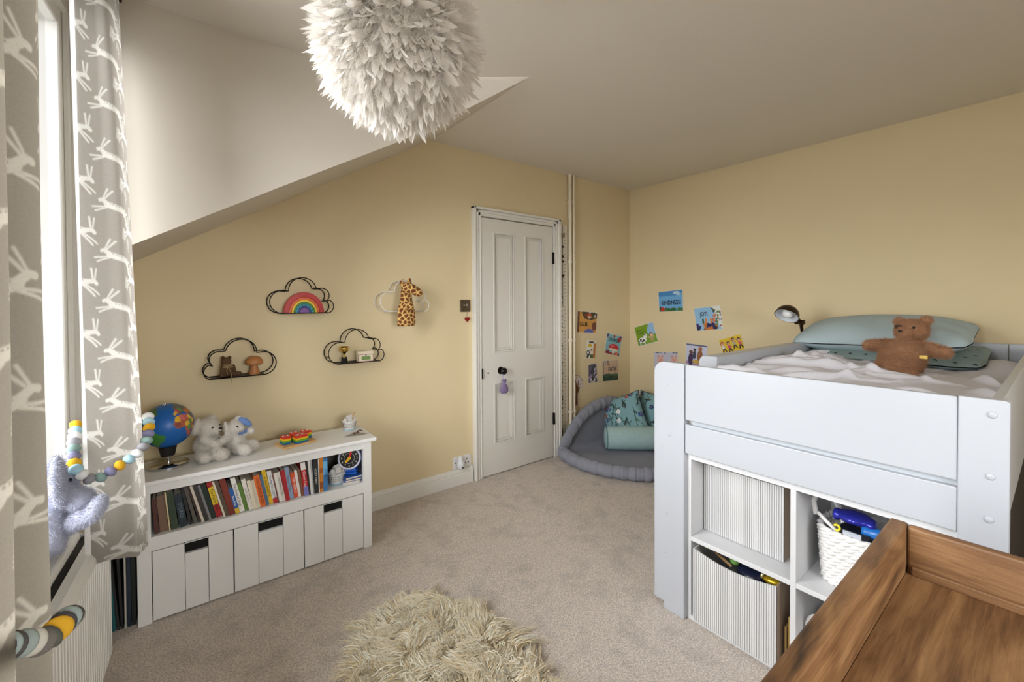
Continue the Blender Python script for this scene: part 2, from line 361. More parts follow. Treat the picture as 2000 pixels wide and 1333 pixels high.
obj('stop_bead', MB().box(DX0 - .004, DX1 + .004, DW - .008, DW - .001, .0, DH + .004), M_dark, door)
for z in (1.72, .335): obj('hinge', MB().box(DX1 - .006, DX1 + .008, DW - .044, DW - .02, z - .05, z + .05), M_black, door, bevel=.002)
obj('latch_plate', MB().box(DX0 - .004, DX0 + .004, DW - .044, DW - .02, .76, .84), M_black, door)
k = MB().lathe([(0, .062), (.018, .060), (.027, .05), (.027, .038), (.017, .028), (.011, .02), (.011, .008), (.028, .006), (.030, 0), (0, 0)], 24, TR(2.005, DW - .028, .808, rx=90))
obj('knob', k, mat('black_knob', (22, 18, 15), .25, .3), leaf, smooth=True, angle=50)
obj('keyhole', MB().lathe([(0, .004), (.006, .004), (.006, 0), (0, 0)], 12, TR(1.885, DW - .028, .80, rx=90)), M_brass, leaf)
# lavender sachet hanging from the knob
M_lav = mat('lavender_organza', (130, 112, 150), .8, var=(180, .35))
sa = thing('lavender_sachet', 'small purple organza sachet hanging from the black door knob', 'sachet', (2.008, DW - .06, .63))
b = MB()
prof = [(.001, .0), (.024, .004), (.034, .02), (.033, .045), (.024, .066), (.010, .08), (.014, .09), (.02, .105), (.012, .11)]
P = [[(2.008 + r * math.cos(t) * 1.1, DW - .070 + r * math.sin(t) * .55, .632 + z + .004 * math.sin(3 * t) * (z > .08)) for t in np.linspace(0, 2 * PI, 20, endpoint=False)] for r, z in prof]
obj('pouch', MB().grid(P, closev=True), M_lav, sa, smooth=True)
obj('tie', MB().tube([(2.008 + .011 * math.cos(t), DW - .070 + .009 * math.sin(t), .712) for t in np.linspace(0, 2 * PI, 14, endpoint=False)], .0025, 6, closed=True), mat('purple_ribbon', (150, 130, 200), .5), sa)
obj('cord', MB().tube([(2.004, DW - .070, .712), (2.002, DW - .066, .75), (2.0, DW - .060, .795)], .0015, 5), mat('purple_ribbon', 0), sa)
# pipes beside the door
M_pipe = mat('cream_pipe_paint', (232, 222, 200), .4)
for x, r, nm in ((2.779, .015, 'thicker cream heating pipe beside the door, nearer the frame'), (2.827, .010, 'thinner cream heating pipe running down beside the thicker one')):
    t = thing('heating_pipe', nm, 'pipe', (x, DW - .03, 0))
    obj('pipe', MB().tube([(x, DW - .03, 0), (x, DW - .03, 1.2), (x, DW - .03, CEIL)], r, 14), M_pipe, t, smooth=True, angle=60)
    for z in (2.23, 1.7, 1.0, .36): obj('clip', MB().tube([(x, DW - .03, z - .012), (x, DW - .03, z + .012)], r + .006, 12).box(x - .006, x + .006, DW - .02, DW, z - .01, z + .01), M_pipe, t)
# height chart strip with a hanging heart string
M_chart = mat('chart_paper', (224, 216, 200), .8)
t = thing('height_chart', 'narrow paper height chart with dotted scale hanging between door frame and pipes', 'height chart', (2.715, DW - .006, .02))
P = [[(2.672 + .088 * u, DW - .010 + (.006 * math.sin(8 * v) * (v < .15)), .03 + 1.995 * v) for u in (0, .25, .5, .75, 1)] for v in np.linspace(0, 1, 40)]
obj('strip', MB().grid(P), M_chart, t, solid=.0015)
b = MB()
for k in range(60): b.box(2.727, 2.734, DW - .0135, DW - .0115, .12 + k * .031, .127 + k * .031)
obj('scale_dots', b, mat('chart_print', (120, 112, 105), .8), t, kind='stuff')
b = MB(); zz = 0.15
while zz < 1.55:
    x0 = 2.688 + random.uniform(-.004, .006); b.prism([(x0 - .008, zz), (x0 + .010, zz + .012), (x0 + .004, zz + .03), (x0 - .006, zz + .022)], 0, .001, frame((0, DW - .0125, 0), (1, 0, 0), (0, 0, 1), (0, -1, 0))); zz += random.uniform(.022, .045)
obj('vine_print', b, mat('vine_print', (98, 88, 74), .8), t, kind='stuff')
t = thing('heart_garland', 'string of small metal hearts hanging down the height chart', 'garland', (2.695, DW - .02, 1.3))
obj('string', MB().tube([(2.695, DW - .02, z) for z in np.linspace(1.3, 2.02, 8)], .002, 5), M_brass, t)
def heart(s=1): return [(s * .5 * .0625 * (16 * math.sin(a) ** 3) / 1, s * .5 * .0625 * (13 * math.cos(a) - 5 * math.cos(2 * a) - 2 * math.cos(3 * a) - math.cos(4 * a))) for a in np.linspace(0, 2 * PI, 24, endpoint=False)]
M_hm = mat('pewter', (150, 140, 126), .4, .7)
for z, s_ in ((1.93, .05), (1.83, .022), (1.745, .026), (1.70, .02), (1.575, .034)):
    obj('heart', MB().prism(heart(s_), -.004, .004, frame((2.697, DW - .022, z), (1, 0, 0), (0, 0, 1), (0, -1, 0))), M_hm if s_ > .04 else M_brass, t, bevel=.002)
# switch + red heart, socket + night light
t = thing('light_switch', 'square bronze dimmer switch plate on the wall beside the door', 'switch', (1.698, DW - .01, 1.27))
obj('plate', MB().box(1.652, 1.743, DW - .008, DW, 1.272, 1.362), mat('bronze_plate', (112, 98, 78), .35, .7), t, bevel=.003)
obj('dimmer', MB().lathe([(0, .018), (.010, .017), (.011, .008), (.014, 0), (0, 0)], 16, TR(1.698, DW - .008, 1.32, rx=90)), M_chrome, t, smooth=True, angle=50)
t = thing('hanging_heart', 'little red glass heart dangling below the bronze switch', 'ornament', (1.706, DW - .015, 1.19))
obj('heart', MB().prism(heart(.040), -.006, .006, frame((1.706, DW - .018, 1.217), (1, 0, 0), (0, 0, 1), (0, -1, 0))), mat('red_glass', (140, 28, 30), .15), t, bevel=.005)
obj('loop', MB().tube([(1.700, DW - .012, 1.272), (1.706, DW - .017, 1.235), (1.711, DW - .012, 1.272)], .0012, 5), mat('red_thread', (150, 90, 70), .6), t)
t = thing('wall_socket', 'white double wall socket above the baseboard beside the door', 'socket', (1.66, DW - .01, .117))
obj('plate', MB().box(1.582, 1.738, DW - .010, DW, .117, .207), mat('socket_white', (225, 222, 220), .35), t, bevel=.003)
for dx, dz in ((1.700, .176), (1.688, .150), (1.712, .150), (1.600, .165)): obj('pin_hole', MB().box(dx - .0035, dx + .0035, DW - .0108, DW - .009, dz - .005, dz + .005), M_dark, t)
nl = thing('night_light', 'white teardrop night light plugged into the wall socket', 'night light', (1.628, DW - .05, .12))
b = MB().ell((1.630, DW - .038, .155), (.028, .028, .036)).ell((1.630, DW - .034, .185), (.018, .02, .033)); b = plush(b, .004, 6)
obj('body', b, mat('night_light_white', (228, 230, 236), .25), nl, smooth=True)
obj('sensor', MB().ell((1.632, DW - .066, .142), .006), M_dark, nl, smooth=True)
# ------------------------------------------------------------------ radiator
rad = thing('radiator', 'white ribbed panel radiator below the window sill', 'radiator', WL(1.2, .1, .12))
RD0, RD1 = .095, .098
b = MB(); rows = []
N_ = 140; s0, s1 = .35, 2.03
P = []
for i in range(N_ * 4 + 1):
    u = i / 4; s_ = s0 + (s1 - s0) * i / (N_ * 4); ph = (s_ / .024) % 1
    d = .112 - (.004 if ph < .22 else 0)
    P.append([WL(s_, d - .004, .12), WL(s_, d, .135), WL(s_, d, .535), WL(s_, .112, .537), WL(s_, .110, .552), WL(s_, .102, .566), WL(s_, .092, .573), WL(s_, .07, .575)])
obj('front_panel', MB().grid(P), M_gloss, rad)
b = MB(); wallbox(b, s0, s1, .03, .10, .13, .555); obj('core', b, mat('radiator_core', (60, 56, 52), .7), rad)
b = MB(); wallbox(b, s1 - .002, s1 + .006, .028, .110, .12, .566); wallbox(b, s0, s1, .028, .04, .12, .572); obj('side_panel', b, M_gloss, rad, bevel=.003)
for s_ in (.45, 1.9): b = MB(); wallbox(b, s_, s_ + .03, 0, .03, .2, .5); obj('bracket', b, M_gloss, rad)

# ------------------------------------------------------------------ bookcase
M_book = mat('bookcase_white', (234, 233, 230), .5, bump=(400, .05))
bx0, bx1, by0, by1 = -.137, .840, 2.338, 2.63
bk = thing('bookcase', 'low white bookcase with an open shelf above three plank drawers', 'bookcase', ((bx0 + bx1) / 2, 2.48, 0))
obj('top', MB().box(bx0 - .022, bx1 + .024, by0 - .02, by1, .583, .602), M_book, bk, bevel=.004)
for x0, x1 in ((bx0, -.091), (.797, bx1)):
    obj('post', MB().box(x0, x1, by0, by0 + .03, 0, .583), M_book, bk, bevel=.002)
obj('side', MB().box(bx0, bx0 + .016, by0 + .03, by1, .0, .583), M_book, bk); obj('side', MB().box(bx1 - .016, bx1, by0 + .03, by1, .0, .583), M_book, bk)
obj('top_rail', MB().box(-.091, .797, by0 + .002, by0 + .025, .545, .583), M_book, bk)
obj('shelf', MB().box(bx0 + .016, bx1 - .016, by0 + .002, by1, .302, .360), M_book, bk, bevel=.002)
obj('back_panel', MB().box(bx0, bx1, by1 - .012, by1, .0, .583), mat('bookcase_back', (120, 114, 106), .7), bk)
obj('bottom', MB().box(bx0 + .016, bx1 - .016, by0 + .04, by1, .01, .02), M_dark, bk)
M_hole = mat('handle_hole', (14, 12, 11), .9)
for (x0, x1, h0, h1) in ((-.089, .1975, .020, .104), (.2005, .4955, .298, .403), (.4985, .795, .592, .684)):
    d = obj('drawer', MB().box(x0, x1, by0 + .03, by1 - .03, .012, .25), mat('drawer_inside', (60, 56, 52), .8), bk)
    xs = [x0, h0, h1, x1]
    for i in range(3):
        b = MB(); b.box(xs[i] + .0008, xs[i + 1] - .0008, by0 + .004, by0 + .022, .006, .298 if i != 1 else .250)
        if i == 1: b.box(xs[1] + .0008, xs[2] - .0008, by0 + .004, by0 + .022, .2945, .298)
        obj('plank', b, M_book, d, bevel=.0015)
    obj('handle_recess', MB().box(h0, h1, by0 + .022, by0 + .03, .245, .298), M_hole, d)
# ------------------------------------------------------------------ books
BOOKS = 0
_bm = {}
def col(c, r=.55): 
    k = 'cover_%d_%d_%d' % c
    return mat(k, c, r)
def book(T, th, hh, dp, c, label, title=None, tc=(240, 240, 235), band=None, group='children\'s books on the bookcase shelf', ts=None, tz=.5):
    # local: x thickness, y depth (0 = spine, facing -y), z up
    o = T @ Vector((th / 2, dp / 2, 0)); t = thing('book', label, 'book', tuple(o), group)
    b = MB(); cv = .0016
    b.box(0, cv, 0, dp, 0, hh); b.box(th - cv, th, 0, dp, 0, hh); b.box(cv, th - cv, 0, cv, 0, hh); b.T(T)
    cvr = obj('cover', b, col(c), t)
    obj('pages', MB().box(cv, th - cv, cv, dp - .003, .003, hh - .003).T(T), M_paper, t)
    if band:
        for z0, z1, bc in band: obj('spine_band', MB().box(.0004, th - .0004, -.0006, .001, z0 * hh, z1 * hh).T(T), col(bc), cvr)
    if title:
        size = ts or th * .75; tb = text(title, size); xs_ = [v[0] for v in tb.V]; wd = max(xs_) - min(xs_)
        k = min(1, hh * .86 / wd); tb.V = [(x * k, y, z) for x, y, z in tb.V]
        tb.T(T @ frame((th / 2, -.0012, hh * tz), (0, 0, -1), (1, 0, 0), (0, -1, 0))); obj('title', tb, col(tc), cvr)
    return t
SH = .3605
specs = [  # thickness, height, depth, colour, label, title, titlecolour, band, lean
 (.014, .150, .16, (84, 44, 36), 'dark red brown picture book, leftmost on the shelf', None, None, None, 3),
 (.026, .158, .17, (126, 98, 78), 'tan picture book beside the dark red brown one', None, None, None, 4),
 (.005, .172, .17, (206, 190, 150), 'thin cream edged booklet beside the tan book', None, None, None, 5),
 (.022, .165, .17, (52, 66, 48), 'dark green picture book near the left post', None, None, None, 6),
 (.024, .150, .16, (34, 48, 58), 'dark slate book with pale lettering on its spine', 'STORIES', (120, 140, 150), None, 8),
 (.010, .165, .17, (40, 38, 36), 'thin black book leaning after the slate one', None, None, None, 10),
 (.012, .172, .17, (92, 84, 76), 'thin taupe picture book in the leaning dark group', None, None, None, 12),
 (.008, .178, .17, (60, 44, 40), 'thin chocolate brown book in the leaning dark group', None, None, None, 14),
 (.009, .178, .17, (214, 202, 184), 'thin cream white book in the leaning dark group', None, None, None, 14),
 (.016, .174, .17, (58, 54, 52), 'charcoal picture book in the leaning dark group', None, None, None, 14),
 (.008, .175, .17, (128, 128, 130), 'thin grey book in the leaning dark group', None, None, None, 14),
 (.018, .170, .17, (30, 44, 38), 'very dark green book before the red and yellow spine', None, None, None, 14),
 (.020, .172, .17, (168, 30, 32), 'red book with a yellow title band on its spine', 'The Pickle Book', (30, 24, 20), [(.36, .86, (232, 196, 40))], 13),
 (.007, .178, .17, (222, 214, 192), 'thin cream wavy edged booklet after the red book', None, None, None, 14),
 (.014, .178, .17, (92, 76, 62), 'brown grey book leaning beside the cream booklet', None, None, None, 14),
 (.022, .178, .17, (120, 46, 30), 'rust brown book left of the blue and yellow one', None, None, None, 13),
 (.016, .125, .14, (28, 92, 160), 'short blue book with a yellow foot', 'Blue Boat', (240, 240, 240), [(0, .2, (220, 180, 40))], 13),
 (.018, .172, .17, (234, 230, 222), 'white book with black lettering left of the green one', 'The Hundred Dogs', (24, 22, 22), None, 13),
 (.015, .140, .15, (92, 124, 48), 'green book between two white books', None, None, None, 13),
 (.016, .155, .15, (226, 220, 208), 'white book with faint grey lettering right of the green one', 'Little Stories', (150, 145, 140), None, 12),
 (.014, .145, .15, (224, 212, 188), 'plain cream book, first of two creams', None, None, None, 11),
 (.014, .140, .15, (216, 206, 184), 'plain cream book left of the orange one', None, None, None, 11),
 (.022, .158, .16, (222, 104, 32), 'broad orange book with dark lettering', 'FAVOURITE BOOK', (90, 50, 30), None, 11),
 (.013, .155, .16, (78, 112, 140), 'steel blue book between orange and yellow', None, None, None, 11),
 (.016, .176, .17, (234, 188, 30), 'yellow book with black spine lettering', 'A YELLOW BOOK', (40, 34, 24), None, 11),
 (.018, .166, .16, (232, 230, 226), 'white book with bold dark lettering right of the yellow one', 'The Big Flip OCEAN', (40, 60, 110), [(0, .16, (180, 40, 36))], 10),
 (.006, .172, .17, (120, 74, 66), 'thin brown pink book between the white ones', None, None, None, 10),
 (.010, .150, .16, (232, 228, 220), 'slim white book left of the handwritten spine', None, None, None, 10),
 (.016, .150, .16, (224, 218, 206), 'off white book with a handwritten looking spine', 'My Bedtime Tales', (90, 86, 84), None, 10),
 (.017, .158, .16, (170, 30, 36), 'plain red book left of the pale blue one', None, None, None, 9),
 (.019, .164, .16, (150, 176, 204), 'pale blue book with small grey lettering', 'Winter Tales', (90, 96, 120), None, 9),
 (.018, .130, .15, (220, 84, 40), 'short orange red book with white lettering', 'THE WORLD', (250, 240, 230), None, 8),
 (.012, .140, .15, (232, 228, 222), 'slim white book beside the short orange red one', None, None, None, 8),
 (.012, .138, .15, (128, 84, 58), 'slim tan brown book left of the red and white spine', None, None, None, 7),
 (.021, .172, .16, (192, 32, 34), 'red spined book with a white top and blue foot', 'Clever Cats', (240, 230, 230), [(.78, 1, (236, 234, 230)), (0, .28, (120, 120, 190))], 6),
 (.008, .176, .17, (40, 36, 36), 'thin black book right of the red spine', None, None, None, 5),
 (.010, .178, .17, (222, 220, 216), 'thin white magazine left of the black farm book', None, None, None, 5),
 (.007, .178, .17, (176, 176, 176), 'thin light grey magazine touching the black farm book', None, None, None, 4),
 (.018, .180, .17, (30, 32, 30), 'black book with white NOISY FARM lettering', 'NOISY FARM', (222, 222, 214), None, 3),
 (.004, .174, .15, (228, 226, 222), 'very thin white leaflet between black and orange books', None, None, None, 1),
 (.017, .178, .16, (206, 128, 34), 'amber orange patterned book near the toy ark', None, None, [(.1, .3, (150, 80, 24)), (.55, .7, (160, 88, 26))], 0),
 (.020, .172, .14, (58, 122, 180), 'bright blue book, rightmost of the row', 'ANIMALS', (20, 60, 110), [(.5, .9, (110, 180, 226))], 0),
]
ext = [max(0, .17 * (math.tan(R(specs[i + 1][8])) - math.tan(R(specs[i][8])))) if i + 1 < len(specs) else 0 for i in range(len(specs))]
tot = sum(s_[0] / math.cos(R(s_[8])) for s_ in specs); X0, X1 = -.080, .628; k_ = (X1 - X0 - .012 - sum(ext)) / tot; bi = 0
x = X0
for th, hh, dp, c, lb, ti, tcl, bd, ln in specs:
    th *= k_; a = R(ln); hh = min(hh, .178)
    yj = by0 + .018 + random.uniform(0, .016)
    # lean towards -x: rotate about y; the bottom right edge of the slab rests on the shelf
    T = Matrix.Translation((x, yj, SH + .0002)) @ Matrix.Rotation(-a, 4, 'Y')
    book(T, th, hh, dp, c, lb, ti, tcl or (240, 240, 240), bd)
    x += th / math.cos(a) + ext[bi]; bi += 1
# books standing in the gap beside the bookcase
for i, (x0, th, hh, c, ln, lb, ti) in enumerate(((-.226, .020, .33, (30, 96, 100), -3, 'large teal book standing on the floor beside the radiator', 'ATLAS'), (-.203, .008, .31, (40, 42, 44), -4, 'thin black album leaning next to the teal book on the floor', None), (-.192, .009, .32, (30, 30, 30), -2, 'second thin black album in the gap by the bookcase', None), (-.180, .006, .33, (196, 190, 178), 0, 'thin pale folder in the gap beside the bookcase', None), (-.172, .012, .33, (34, 46, 60), 0, 'dark navy album in the gap against the bookcase side', None), (-.158, .014, .30, (28, 34, 30), 0, 'black green album touching the bookcase side on the floor', None))):
    T = Matrix.Translation((x0, 2.375, .0005)) @ Matrix.Rotation(R(ln), 4, 'Y')
    book(T, th, hh, .20, c, lb, ti, (90, 150, 150), None, 'albums standing in the gap by the bookcase', .02)

# ------------------------------------------------------------------ things on and in the bookcase
M_wood = mat('pale_wood', (214, 172, 118), .55, var=(14, .12), stretch=(1, 8, 8))
# globe
gl = thing('globe', 'blue world globe on a round chrome foot at the bookcase end', 'globe', (-.035, 2.51, .602))
obj('foot', MB().lathe([(0, .012), (.076, .012), (.080, .009), (.080, 0), (0, 0)], 48, TR(-.035, 2.51, .6022)), M_chrome, gl, smooth=True, angle=40)
obj('stem', MB().tube([(-.032, 2.51, .614), (-.032, 2.51, .70)], .007, 14), M_chrome, gl, smooth=True, angle=50)
obj('collar', MB().tube([(-.034, 2.51, .648), (-.034, 2.51, .690)], [.026, .034], 20), M_dark, gl, smooth=True, angle=40)
GC = np.array((-.033, 2.51, .785)); GR = .098
nu_, nv_ = 90, 180
lat = np.linspace(90, -90, nu_); lon = np.linspace(-180, 180, nv_, endpoint=False)
LO, LA = np.meshgrid(lon, lat); cv = Canvas(LO.ravel(), LA.ravel(), (14, 96, 176))
nz = (np.sin(LO * .9) * np.cos(LA * 1.3) + np.sin(LO * .31 + LA * .5)).ravel()
AF = [(-17, 15), (-6, 35), (10, 37), (32, 31), (43, 12), (51, 11), (40, -5), (40, -16), (33, -27), (20, -35), (14, -20), (9, 0), (8, 5), (-8, 4)]
EU = [(-10, 36), (-9, 44), (-2, 48), (5, 53), (8, 58), (5, 62), (25, 71), (60, 70), (100, 77), (140, 73), (178, 66), (160, 58), (140, 52), (135, 40), (122, 38), (120, 25), (108, 15), (100, 3), (95, 20), (88, 22), (80, 8), (72, 20), (60, 25), (50, 14), (43, 14), (35, 32), (28, 40), (18, 40), (14, 38), (5, 43)]
SA = [(-80, 8), (-72, 12), (-60, 8), (-50, 0), (-35, -7), (-40, -22), (-55, -34), (-66, -50), (-72, -52), (-74, -30), (-71, -17), (-81, -4)]
NA = [(-168, 66), (-125, 70), (-80, 70), (-55, 52), (-66, 44), (-81, 30), (-90, 29), (-97, 22), (-88, 16), (-78, 8), (-95, 15), (-106, 22), (-124, 40), (-135, 58)]
for pl_, c_ in ((AF, (178, 92, 58)), (EU, (96, 96, 92)), (SA, (60, 128, 52)), (NA, (70, 110, 66))): cv.poly(pl_, c_)
def inl(pl_): return inpoly(cv.X, cv.Y, pl_)
af = inl(AF); eu = inl(EU)
for cx_, cy_, r_, c_ in ((-2, 28, 9, (226, 178, 40)), (10, 28, 8, (206, 110, 100)), (22, 27, 8, (190, 96, 96)), (34, 22, 7, (230, 190, 60)), (-6, 14, 7, (140, 70, 60)), (8, 16, 6, (168, 90, 70)), (18, 8, 7, (222, 180, 60)), (30, 10, 7, (90, 140, 70)), (40, 8, 6, (226, 190, 60)), (22, -4, 8, (96, 140, 70)), (16, -14, 6, (190, 90, 80)), (28, -14, 6, (110, 90, 130)), (24, -28, 8, (190, 96, 50)), (36, -10, 6, (214, 170, 80))):
    cv.put(af & (np.hypot(cv.X - cx_, cv.Y - cy_) < r_), c_)
for cx_, cy_, r_, c_ in ((0, 45, 8, (222, 176, 50)), (12, 50, 7, (190, 80, 80)), (25, 50, 8, (110, 140, 80)), (40, 38, 8, (220, 120, 60)), (60, 35, 10, (200, 140, 60)), (80, 22, 12, (214, 150, 60))): cv.put(eu & (np.hypot(cv.X - cx_, cv.Y - cy_) < r_), c_)
cv.put(np.abs(cv.Y) < .9, (12, 30, 60))
th_, ph_ = np.radians(90 - LA), np.radians(LO)
Pg = np.stack([GR * np.sin(th_) * np.cos(ph_), GR * np.sin(th_) * np.sin(ph_), GR * np.cos(th_)], -1)
# turn lon -15 toward the camera, tilt the axis
Tg = Matrix.Translation(tuple(GC)) @ Matrix.Rotation(R(-6), 4, 'Y') @ Matrix.Rotation(R(8), 4, 'X') @ Matrix.Rotation(R(-90 + 30), 4, 'Z')
obj('ball', MB().grid(xf(Pg.reshape(-1, 3), Tg).reshape(nu_, nv_, 3), closev=True), mat('globe_print', (255, 255, 255), .4, attr=True), gl, smooth=True, col=cv.C)
tp = Tg @ Vector((0, 0, GR)); obj('axis_pin', MB().ell(tuple(tp), .006).tube([tuple(tp + Vector((-.010, 0, .003))), tuple(tp + Vector((0, 0, .010))), tuple(tp + Vector((.012, 0, .002)))], .0025, 6), M_chrome, gl, smooth=True)
# two cuddling plush toys
M_pl1 = mat('cream_plush', (206, 199, 188), .95, sheen=.3); M_pl2 = mat('white_plush', (214, 207, 198), .95, sheen=.3)
def eyes(parent, pts, r=.004, m=None):
    for p in pts: obj('eye', MB().ell(p, r), m or M_dark, parent, smooth=True)
t = thing('plush_bear', 'cream white plush bear hugging the rabbit, seated beside the globe', 'soft toy', (.118, 2.50, .602))
Z0 = .602
b = MB().ell((.115, 2.51, Z0 + .062), (.056, .05, .062)).ell((.118, 2.50, Z0 + .145), (.046, .042, .048)).ell((.143, 2.475, Z0 + .136), (.024, .022, .022)).cap((.14, 2.46, Z0 + .03), (.165, 2.425, Z0 + .028), .030, .029).cap((.09, 2.46, Z0 + .03), (.10, 2.43, Z0 + .024), .026, .026).cap((.10, 2.468, Z0 + .10), (.145, 2.448, Z0 + .075), .022, .020)
b.ell((.070, 2.495, Z0 + .160), (.016, .022, .040), TR(ry=14)).ell((.135, 2.51, Z0 + .190), (.014, .012, .016))
b = plush(b, .006, 5); bo = obj('body', b, M_pl1, t, smooth=True); fur(b, 9000, .008, .0016, M_pl1, bo)
obj('nose', MB().ell((.163, 2.462, Z0 + .145), (.008, .006, .006)), M_dark, t, smooth=True); eyes(t, [(.132, 2.461, Z0 + .153), (.161, 2.487, Z0 + .156)], .0045)
obj('mouth', MB().tube([(.157, 2.455, Z0 + .130), (.163, 2.458, Z0 + .127), (.168, 2.462, Z0 + .130)], .0015, 5), M_dark, t)
t = thing('plush_rabbit', 'white plush rabbit with blue ear linings leaning on the cream bear', 'soft toy', (.235, 2.50, .602))
b = MB().ell((.228, 2.52, Z0 + .058), (.045, .042, .056)).ell((.225, 2.51, Z0 + .130), (.036, .034, .034)).ell((.245, 2.490, Z0 + .126), (.018, .018, .016)).cap((.235, 2.48, Z0 + .028), (.262, 2.44, Z0 + .026), .028, .029).cap((.26, 2.50, Z0 + .028), (.30, 2.49, Z0 + .028), .026, .026).cap((.255, 2.515, Z0 + .092), (.295, 2.50, Z0 + .100), .016, .016).cap((.20, 2.49, Z0 + .09), (.165, 2.46, Z0 + .08), .017, .018)
b.ell((.188, 2.485, Z0 + .128), (.012, .014, .044), TR(ry=-8)).ell((.262, 2.515, Z0 + .150), (.046, .010, .020), TR(ry=38))
b = plush(b, .006, 5); bo = obj('body', b, M_pl2, t, smooth=True); fur(b, 8000, .007, .0016, M_pl2, bo)
M_blue = mat('blue_lining', (104, 134, 188), .8)
obj('ear_lining', MB().ell((.268, 2.500, Z0 + .148), (.036, .008, .016), TR(ry=42)), M_blue, t, smooth=True)
obj('scarf', MB().tube([(.236, 2.475, Z0 + .100), (.25, 2.474, Z0 + .100), (.265, 2.485, Z0 + .102), (.272, 2.5, Z0 + .106)], .006, 8), M_blue, t, smooth=True)
eyes(t, [(.232, 2.476, Z0 + .136)], .004)
# stacking shape toy
t = thing('shape_stacker', 'wooden base with four rainbow stacks of shapes on the bookcase top', 'toy', (.49, 2.47, .602))
Tm = TR(.49, 2.475, .602, rz=14)
obj('base', MB().box(-.085, .085, -.06, .06, 0, .012).T(Tm), M_wood, t, bevel=.003)
cols4 = [(28, 98, 156), (104, 168, 36), (238, 186, 24), (212, 40, 26)]
def stack(poly, cx, cy):
    for i, c_ in enumerate(cols4):
        obj('shape_tile', MB().prism([(cx + x_, cy + y_) for x_, y_ in poly], .0125 + i * .0098, .0120 + (i + 1) * .0098, Tm), col(c_, .35), t, bevel=.001)
    for dx in (-.012, .012):
        obj('peg', MB().lathe([(0, .004), (.004, .003), (.004, 0), (0, 0)], 10, Tm @ TR(cx + dx, cy, .0515)), col((240, 230, 220), .5), t)
stack([(-.018, -.025), (.018, -.025), (.018, .025), (-.018, .025)], -.05, .006); stack([(-.032, -.026), (.032, -.026), (.032, .026), (-.032, .026)], .010, -.026)
stack(arc(0, 0, .022, 0, 345, 24), .005, .033); stack([(-.026, -.022), (.026, -.022), (.012, .030), (-.012, .030)], .060, .022)
# toy arks (ceramic money boxes)
M_cer = mat('white_ceramic', (232, 230, 226), .25); M_stripe = mat('grey_glaze', (130, 120, 116), .3); M_pbl = mat('pale_blue_glaze', (178, 208, 222), .3); M_gir = mat('ochre_glaze', (196, 160, 104), .35); M_brg = mat('brown_glaze', (112, 84, 72), .35)
def ark(x, y, z, rz, lab, k=1.0):
    t = thing('toy_ark', lab, 'ornament', (x, y, z), 'ceramic toy arks'); T = TR(x, y, z, rz=rz, s=k)
    hull = [[(rx * math.cos(a), ry * math.sin(a), h + .010 * abs(math.cos(a)) ** 3 * (h > .03)) for a in np.linspace(0, 2 * PI, 32, endpoint=False)] for rx, ry, h in ((.001, .001, 0), (.030, .024, 0), (.034, .027, .010), (.040, .031, .032), (.046, .034, .052), (.040, .028, .053), (.036, .026, .048), (.001, .001, .048))]
    obj('hull', MB().grid(hull, closev=True).T(T), M_cer, t, smooth=True, angle=40)
    for h, rx, ry in ((.018, .0372, .0292), (.028, .0396, .0306), (.038, .0422, .0320)):
        p = [(rx * math.cos(a), ry * math.sin(a), h + .003 * (1 if i % 2 else -1)) for i, a in enumerate(np.linspace(0, 2 * PI, 40, endpoint=False))]
        obj('wave_stripe', MB().tube(p, .0011, 5, closed=True).T(T), M_stripe, t)
    obj('waves', MB().lathe([(0, .006), (.034, .006), (.038, .003), (.036, 0), (0, 0)], 28, T), M_pbl, t, smooth=True, angle=40)
    obj('cabin', MB().box(-.016, .012, -.012, .012, .048, .074).prism([(-.014, .074), (.014, .074), (0, .088)], -.020, .016, frame((0, 0, 0), (0, 1, 0), (0, 0, 1), (1, 0, 0))).T(T), M_cer, t, bevel=.002)
    gb = MB().cap((.020, -.004, .05), (.022, -.004, .088), .007, .005).ell((.028, -.005, .092), (.011, .006, .006)); obj('giraffe', plush(gb, .0025, 3).T(T), M_gir, t, smooth=True)
    eb = MB().ell((.030, .006, .064), .012).ell((.040, .004, .060), (.006, .005, .010)); obj('elephant', plush(eb, .0025, 3).T(T), M_cer, t, smooth=True)
    eb = MB().ell((-.030, 0, .064), (.011, .012, .011)).ell((-.038, -.006, .070), .006); obj('sheep', plush(eb, .0025, 3).T(T), M_cer, t, smooth=True)
    sp = MB()
    for i in range(18):
        a = random.uniform(0, 6.28); h = random.uniform(.045, .052); sp.ell((.044 * math.cos(a), .033 * math.sin(a), h), .0022, nu=5, nv=6)
    obj('spots', sp.T(T), M_brg, t, kind='stuff')
ark(.795, 2.565, .602, 20, 'white ceramic toy ark standing on the bookcase top corner', .95)
ark(.685, 2.43, SH, 25, 'striped ceramic toy ark with giraffe inside the open shelf', 1.15)
